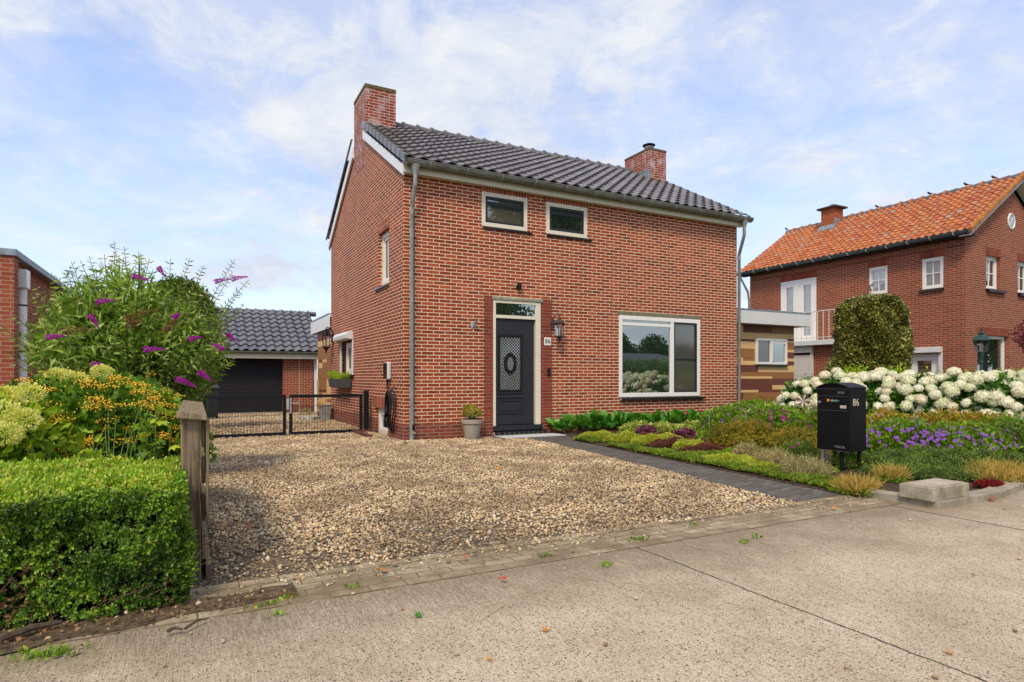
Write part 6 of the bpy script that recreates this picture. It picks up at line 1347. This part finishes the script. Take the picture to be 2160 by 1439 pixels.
# carpets = ground cover nobody could count
def carpet(name, patches, mat, dens, ls, tpl=None, base=.025):
    VV = []
    for ppx, ppy, rx, ry, h_ in patches:
        x, y = G(ppx, ppy); n = int(dens*rx*ry*3.14); r_ = np.sqrt(R.rand(n)); th = R.uniform(0, 6.283, n); e = 1+.16*np.sin(th*3+ppx)+.1*np.sin(th*7+ppy)
        px_ = x+r_*rx*e*np.cos(th); py_ = y+r_*ry*e*np.sin(th); hz = base+h_*np.sqrt(np.clip(1-r_**2, 0, 1))*(.78+.25*np.sin(px_*17+py_*5)*np.sin(py_*15))+np.abs(R.normal(0, .010, n)); D = np.stack([np.cos(th)*r_, np.sin(th)*r_, np.full(n, .8)], 1)+R.normal(size=(n, 3))*.5
        k = ~((px_ < 2.20+(py_+6.6)*.075) & (py_ < -.9)); VV.append(scatter(tpl or [leaf('dia')], np.stack([px_, py_, hz], 1)[k], D[k], R.uniform(.6, 1.5, k.sum())*ls))
    tag(npmesh(name, *merge(*VV), LM[mat], None), kind='stuff')
carpet('lime_ground_cover', [(1262, 928, .36, .26, .11), (1325, 936, .34, .40, .15), (1395, 941, .50, .30, .16), (1455, 952, .26, .26, .14), (1540, 978, .32, .30, .07), (1605, 990, .22, .25, .06), (1625, 975, .3, .2, .05)], 'limecarpet', 26000, .022)
carpet('green_ground_cover', [(1300, 950, .45, .4, .03), (1370, 962, .45, .4, .03), (1440, 975, .42, .42, .03), (1510, 990, .40, .40, .03), (1590, 1005, .38, .36, .03), (1650, 1020, .3, .3, .02), (1240, 934, .3, .3, .04), (1480, 968, .5, .3, .03), (1560, 968, .5, .3, .03), (1720, 1020, .22, .26, .03), (1780, 1035, .25, .25, .03)], 'greencarpet', 17000, .026)
carpet('brown_ground_cover', [(1358, 931, .34, .30, .10), (1425, 945, .40, .26, .13), (1500, 957, .45, .30, .11), (1555, 958, .42, .25, .06), (1470, 940, .4, .25, .05)], 'redcarpet', 22000, .022)
carpet('creeping_conifer', [(1905, 985, .42, .38, .12), (1960, 990, .55, .45, .17), (2040, 985, .55, .45, .17), (1930, 1008, .42, .34, .09), (2010, 1010, .42, .34, .08), (1890, 1008, .30, .28, .06), (2100, 985, .5, .4, .08)], 'juni', 4200, .075, [sprig('lance', 7, (20, 70), .35)])
carpet('red_sedum', [(2088, 1034, .17, .09, .05)], 'redmoss', 60000, .02)
carpet('mixed_ground_cover', [(1690, 985, .3, .25, .03), (2060, 930, .9, .7, .04), (1500, 925, .9, .6, .05), (1650, 905, 1.2, .8, .05), (1850, 925, 1.0, .7, .05), (1450, 930, .9, .5, .05), (1600, 960, .8, .5, .05), (1700, 1000, .3, .25, .04)], 'ger', 2600, .045)
# bergenias along the wall
def berg(label, xs, seed):
    P, D, S = [], [], []
    for x in xs:
        y = -.22+R.normal()*.05
        for k in range(11): a = R.uniform(0, 6.28); r_ = R.uniform(.05, .2); P.append((x+r_*math.cos(a), y+r_*math.sin(a)*.7, R.uniform(.06, .20))); D.append((math.cos(a)*.6, math.sin(a)*.5-.15, R.uniform(.3, 1.2))); S.append(R.uniform(.13, .22))
    roll = np.cross(np.array(D), np.array([(1, R.normal()*.35, R.normal()*.35) for _ in P]))
    plant('bergenia', label, 'bergenia', (xs[0], -.25, 0), [('foliage', scatter([leaf('round', .1), leaf('round', .2)], np.array(P), np.array(D), np.array(S)*1.45, roll=roll), LM['berg'])], group='large-leaved bergenias along the front wall')
berg('round-leaved bergenia clump nearest the front door', [3.10, 3.3, 3.50, 3.68, 3.88, 4.05, 4.25, 4.45], 1)
berg('round-leaved bergenia clump below the left of the large window', [4.72, 4.95, 5.15, 5.35, 5.55], 2); berg('round-leaved bergenia clump below the right of the large window', [5.8, 6.02, 6.25, 6.5, 6.75, 7.0], 3)
for i, (ppx, ppy, s, lb_) in enumerate(((1340, 915, .34, 'pale variegated low plant behind the lime cushions'), (1400, 917, .40, 'pale variegated low plant below the large window'), (1470, 915, .40, 'pale variegated low plant near the garden stake'))):
    x, y = G(ppx, ppy); bush('variegated_plant', lb_, 'plant', (x, y, .08), (s, s*.7, .13), 1500, .06, 'varieg', 'oval', .4, -.2, seed=100+i, group='pale variegated plants in the bed')
for i, (ppx, ppy, s, lb_) in enumerate(((1442, 932, .24, 'purple-leaved coral bells, the largest, amid the carpet plants'), (1365, 922, .17, 'small magenta-purple coral bells left of the largest'), (1492, 915, .26, 'dusky purple coral bells right of the variegated plants'))):
    x, y = G(ppx, ppy); bush('coral_bells', lb_, 'plant', (x, y, .06), (s, s*.9, .12), 700, .06, 'heuch', 'lobe', .4, -.2, seed=110+i, group='purple coral bells in the bed')
# lime shrubs behind the hydrangeas
for i, (ppx, D_, h_, lb_, mt_) in enumerate(((1715, 13.3, 1.10, 'dark green bush at the end of the timber extension', 'vib'), (1800, 12.8, 1.32, 'lime-green shrub behind the hydrangeas left of the holly', 'lime'), (1880, 12.2, 1.30, 'lime-green shrub at the foot of the holly tree', 'lime'), (1960, 11.6, 1.24, 'thin lime-green shrub before the white door', 'lime'), (2050, 11.0, 1.20, 'low olive shrub behind hydrangeas at the lamp post', 'vib'), (2140, 10.6, 1.28, 'lime-green shrub at the right edge behind hydrangeas', 'lime'))):
    a = AT(ppx, D_); bush('garden_shrub', lb_, 'shrub', (a[0], a[1], h_*.55), (.55, .5, h_*.47), 3300, .055, mt_, 'oval', .5, -.9, seed=120+i, group='shrubs behind the hydrangeas')
# garden ornaments
def stake(label, ppx, ppy, D_):
    z = H+D_*(796-ppy)/F; b = AT(ppx, D_); t = thing('garden_stake', b, label, 'ornament', 'bird-topped garden stakes'); x, y, _ = b
    mb = MB(); mb.tube([(x, y, 0), (x, y, z-.03)], .006, 6); mb.build('rod', M['galv'], t)
    mb = MB(); r = R2
    for s_ in (-1, 1):
        p0 = np.array((x, y, z-.03)); p1 = p0+r*s_*.05+[0, 0, .025]; p2 = p0+r*s_*.085+[0, 0, .07]; w_ = np.array([-r[1], r[0], 0])*.022
        mb.add([tuple(p0-w_*.4), tuple(p0+w_*.4), tuple(p1+w_), tuple(p1-w_), tuple(p2), tuple(p0-w_*.4+[0, 0, .006]), tuple(p0+w_*.4+[0, 0, .006]), tuple(p1+w_+[0, 0, .006]), tuple(p1-w_+[0, 0, .006]), tuple(p2+[0, 0, .004])], [(0, 1, 2, 3), (3, 2, 4), (5, 6, 7, 8), (8, 7, 9), (0, 3, 8, 5), (1, 2, 7, 6), (3, 4, 9, 8), (2, 4, 9, 7)])
    mb.build('wings', simple('pale_wing', (.62, .50, .30), .4, .4), t)
stake('thin garden stake with spread tan wings under the large window', 1496, 862, 10.6); stake('thin garden stake with spread wings before the timber cladding', 1573, 866, 10.0)
a = AT(1852, 8.9); t = thing('garden_hoop', a, 'low pale wire hoop behind the violet geraniums', 'hoop'); zc_ = H+8.9*(796-880)/F
mb = MB(); mb.tube([tuple(np.array(a)+R2*.10*math.cos(q)+[0, 0, zc_+.045*math.sin(q)]) for q in np.linspace(0, math.pi, 12)], .006, 6); mb.build('arc', M['galv'], t)
mb = MB()
for s_ in (-1, 1): p = np.array(a)+R2*.10*s_; mb.tube([tuple(p), tuple(p+[0, 0, zc_])], .006, 6)
mb.build('prong', M['galv'], t)
a = AT(1694, 10.6, H+10.6*(796-846)/F); t = thing('garden_pinwheel', (a[0], a[1], 0), 'brown and cream pinwheel stuck among the hydrangeas', 'ornament')
mb = MB(); mb.tube([(a[0]+.01, a[1]+.02, 0), (a[0]+.01, a[1]+.02, a[2])], .007, 6); mb.build('rod', M['galv'], t); mb = MB(); c1_ = R2; up_ = np.array([0, 0, 1.])
for k in range(12):
    q0, q1 = k*math.pi/6, (k+.9)*math.pi/6; mb.cur = k % 2; A = np.array(a); nrm = np.array([-SA, -CA, 0])*.02; mb.add([tuple(A), tuple(A+(c1_*math.cos(q0)+up_*math.sin(q0))*.12), tuple(A+(c1_*math.cos(q1)+up_*math.sin(q1))*.12+nrm)], [(0, 1, 2)])
mb.build('vanes', [simple('vane_cream', (.65, .6, .45), .6), simple('vane_brown', (.13, .05, .04), .6)], t)

# birds on the neighbour's ridge
rx = NX+NH
def bird(label, ppx, fly=False):
    y, _ = FX(ppx, 450, rx); z = zrn+.08; t = thing('bird', (rx, y, z), label, 'bird', 'small dark birds on the neighbour roof'); mb = MB()
    mb.tube([(rx, y-.09, z+.02), (rx, y-.035, z+.05), (rx, y+.025, z+.07), (rx, y+.055, z+.10), (rx, y+.07, z+.13), (rx, y+.08, z+.128), (rx, y+.10, z+.122)], [.006, .022, .034, .029, .021, .016, .002], 10)
    mb.build('body', simple('dark_plumage', (.02, .02, .022), .7, .2), t, smooth=True); mb = MB()
    for s_ in (-.015, .015): mb.tube([(rx+s_, y+.01, z-.02), (rx+s_, y+.01, z+.06)], .004, 5)
    mb.build('legs', M['black'], t)
for ppx, lb_ in ((1660, 'small dark bird at the far left end of the orange roof ridge'), (1851, 'small dark bird on the ridge just right of the neighbour chimney'), (1962, 'small dark bird in the middle of the orange roof ridge'), (2039, 'small dark bird on the ridge, second from the right'), (2098, 'small dark bird on the ridge nearest the right edge')): bird(lb_, ppx)

# fallen leaves on the ground
lv = leaf('lobe', .35)
def fallen(label, ppx, ppy, s, mat, z=.02):
    x, y = G(ppx, ppy); V, Fc = scatter([lv], [(x, y, z)], [(R.normal(), R.normal(), .15)], [s], roll=np.array([[R.normal()*.2, R.normal()*.2, 1.]])); tag(npmesh('fallen_leaf', V, Fc, mat, None, org=(x, y, z)), label, 'leaf', 'fallen leaves')
ml = {k: simple('leaf_'+k, c_, .7, .2, var=.3, scale=60) for k, c_ in dict(orange=(.55, .22, .03), brown=(.28, .10, .04), green=(.06, .20, .02), red=(.45, .09, .03)).items()}
for a in (('large curled brown leaf on the gravel left of centre', 528, 1124, .085, 'brown', .035), ('bright orange leaf lying alone in the middle of the road', 1157, 1333, .040, 'orange', .004), ('orange-brown leaf on the gravel edge above the pavers', 812, 1208, .060, 'orange', .02), ('reddish curled leaf on the pavers below the drive', 1068, 1229, .050, 'red', .02), ('green lobed leaf lying on the road', 880, 1304, .050, 'green', .004), ('tiny orange leaf near the bottom edge of the photo', 1026, 1393, .028, 'orange', .004),
          ('small red leaf on the gravel beside the pavers', 985, 1187, .040, 'red', .03), ('orange leaf lying on the dark path', 1758, 1078, .06, 'orange', .022), ('orange-red leaf pile leaf left of the concrete block', 1873, 1026, .11, 'red', .09), ('orange leaf at the left end of the kerb', 1828, 1044, .07, 'red', .04), ('pale orange leaf at the left foot of the block', 1908, 1030, .06, 'orange', .07), ('brown leaf on the road right of the block', 2092, 1058, .07, 'brown', .01), ('orange leaf near the lower right corner', 2012, 1382, .035, 'orange', .004), ('orange leaf lying on the gravel near the potted shrub', 1052, 995, .08, 'orange', .03)):
    fallen(a[0], a[1], a[2], a[3], ml[a[4]], a[5])
n = 420; x = R.uniform(-4.6, -2.75, n); y = -6.93+R.normal(0, .07, n)-(-3.3-x)*.02; V, Fc = scatter([leaf('oval', .3), lv], np.stack([x, y, R.uniform(.012, .03, n)], 1), R.normal(size=(n, 3))*[1, 1, .3], R.uniform(.008, .026, n)); tag(npmesh('leaf_litter', V, Fc, LM['dry'], None), kind='stuff')
VV = []
for ppx, ppy, n, s in ((90, 1382, 170, .07), (120, 1385, 70, .05), (610, 1262, 40, .03), (585, 1300, 30, .03), (560, 1278, 40, .03), (1350, 1140, 40, .04), (1570, 1145, 35, .03), (1600, 1135, 20, .03), (1280, 1195, 30, .03), (1460, 1110, 20, .03), (740, 1240, 20, .02), (1150, 1175, 30, .03)):
    x, y = G(ppx, ppy); VV.append(scatter([leaf('blade'), leaf('dia')], np.stack([x+R.normal(0, s, n), y+R.normal(0, s*.5, n), np.full(n, .004)], 1), R.normal(size=(n, 3))*[.7, .7, .2]+[0, 0, .7], R.uniform(.012, .034, n)))
tag(npmesh('grass_sprouts', *merge(*VV), LM['ger'], None), kind='stuff')
mb = MB(); x, y = G(1010, 1312); x2, y2 = G(1065, 1276); mb.tube([(x, y, .006), (x2, y2, .008)], .0022, 5); tag(mb.build('straw', simple('straw', (.50, .40, .24), .8, .2)), 'thin pale straw lying across the road', 'straw')
for i, (ax, ay, bx_, by_, r_, lb_) in enumerate(((390, 1335, 440, 1312, .006, 'short dead stick lying on the paving in front of the hedge'), (352, 1342, 385, 1338, .009, 'thick piece of bark near the hedge foot'), (0, 1362, 130, 1325, .016, 'old branch lying along the foot of the hedge'))):
    p, q = G(ax, ay), G(bx_, by_); mb = MB(); mb.tube([(*p, .012+r_), ((p[0]+q[0])/2, (p[1]+q[1])/2+.01, .02+r_), (*q, .012+r_)], [r_, r_*.9, r_*.5], 7); tag(mb.build('dead_stick', M['bark'], smooth=True), lb_, 'stick')

# ================================================================== ACROSS THE ROAD (behind the camera, mirrored in the panes)
n = 26000; x = R.uniform(8.5, 30, n); th = R.uniform(0, math.pi, n); P = np.stack([x, -12.3+.5*np.cos(th)*1.0, .1+1.8*np.sin(th)**.5*R.rand(n)**.3+.12*lown(x, x*0, 1.5, 3)], 1)
plant('hedge', 'long green hedge across the road, mirrored in the large window', 'hedge', (19, -12.3, 0), [('foliage', scatter([leaf('oval')], P, R.normal(size=(n, 3))+[0, .3, .5], R.uniform(.08, .14, n)), LM['vib'])])
t = thing('bungalow', (26, -27, 0), 'low bungalow with dark hipped roof across the road, seen only as reflection', 'house')
mb = MB(); mb.box(14, 34, -32, -24, 0, 1.7); mb.build('wall', M['brick_left'], t); mb = MB(); mb.hexa([(13.4, -32.6, 1.7), (34.6, -32.6, 1.7), (34.6, -23.4, 1.7), (13.4, -23.4, 1.7), (18, -28.2, 3.0), (30, -28.2, 3.0), (30, -27.8, 3.0), (18, -27.8, 3.0)]); mb.build('roof', simple('slate_roof', (.10, .10, .11), .7, .3, var=.15), t)
for i, (x, y, h_, r_) in enumerate(((30, -40, 4.6, 1.8), (32.8, -41, 5.4, 1.9), (35.4, -40, 6.3, 1.7), (37.8, -41, 5.0, 1.9), (40.3, -40, 6.0, 1.8), (43.2, -39, 5.2, 2.0))):
    tree('green tree number %s from the left in the far row across the road' % ['one', 'two', 'three', 'four', 'five', 'six'][i], (x, y, 0), h_, r_, 4200, .30, 'tree', 300+i*70, 'far trees across the road', trunk_r=.2, squash=1.3)
tree('tall spreading tree across the road, mirrored in the upstairs windows', (10.8, -12.9, 0), 10.8, 3.0, 12000, .22, 'tree', 900, trunk_r=.22)
tree('small round tree across the road, mirrored in the door transom', (8.2, -13.4, 0), 5.6, 1.9, 6000, .16, 'tree', 950, trunk_r=.12)
tree('green tree by the road far right, mirrored in the neighbour windows', (36, -9.5, 0), 7.0, 2.8, 5000, .3, 'tree', 970, trunk_r=.2)
tree('green tree beyond the far right tree, mirrored in the neighbour windows', (44, -12.5, 0), 7.5, 3.2, 5000, .3, 'tree', 990, trunk_r=.2)
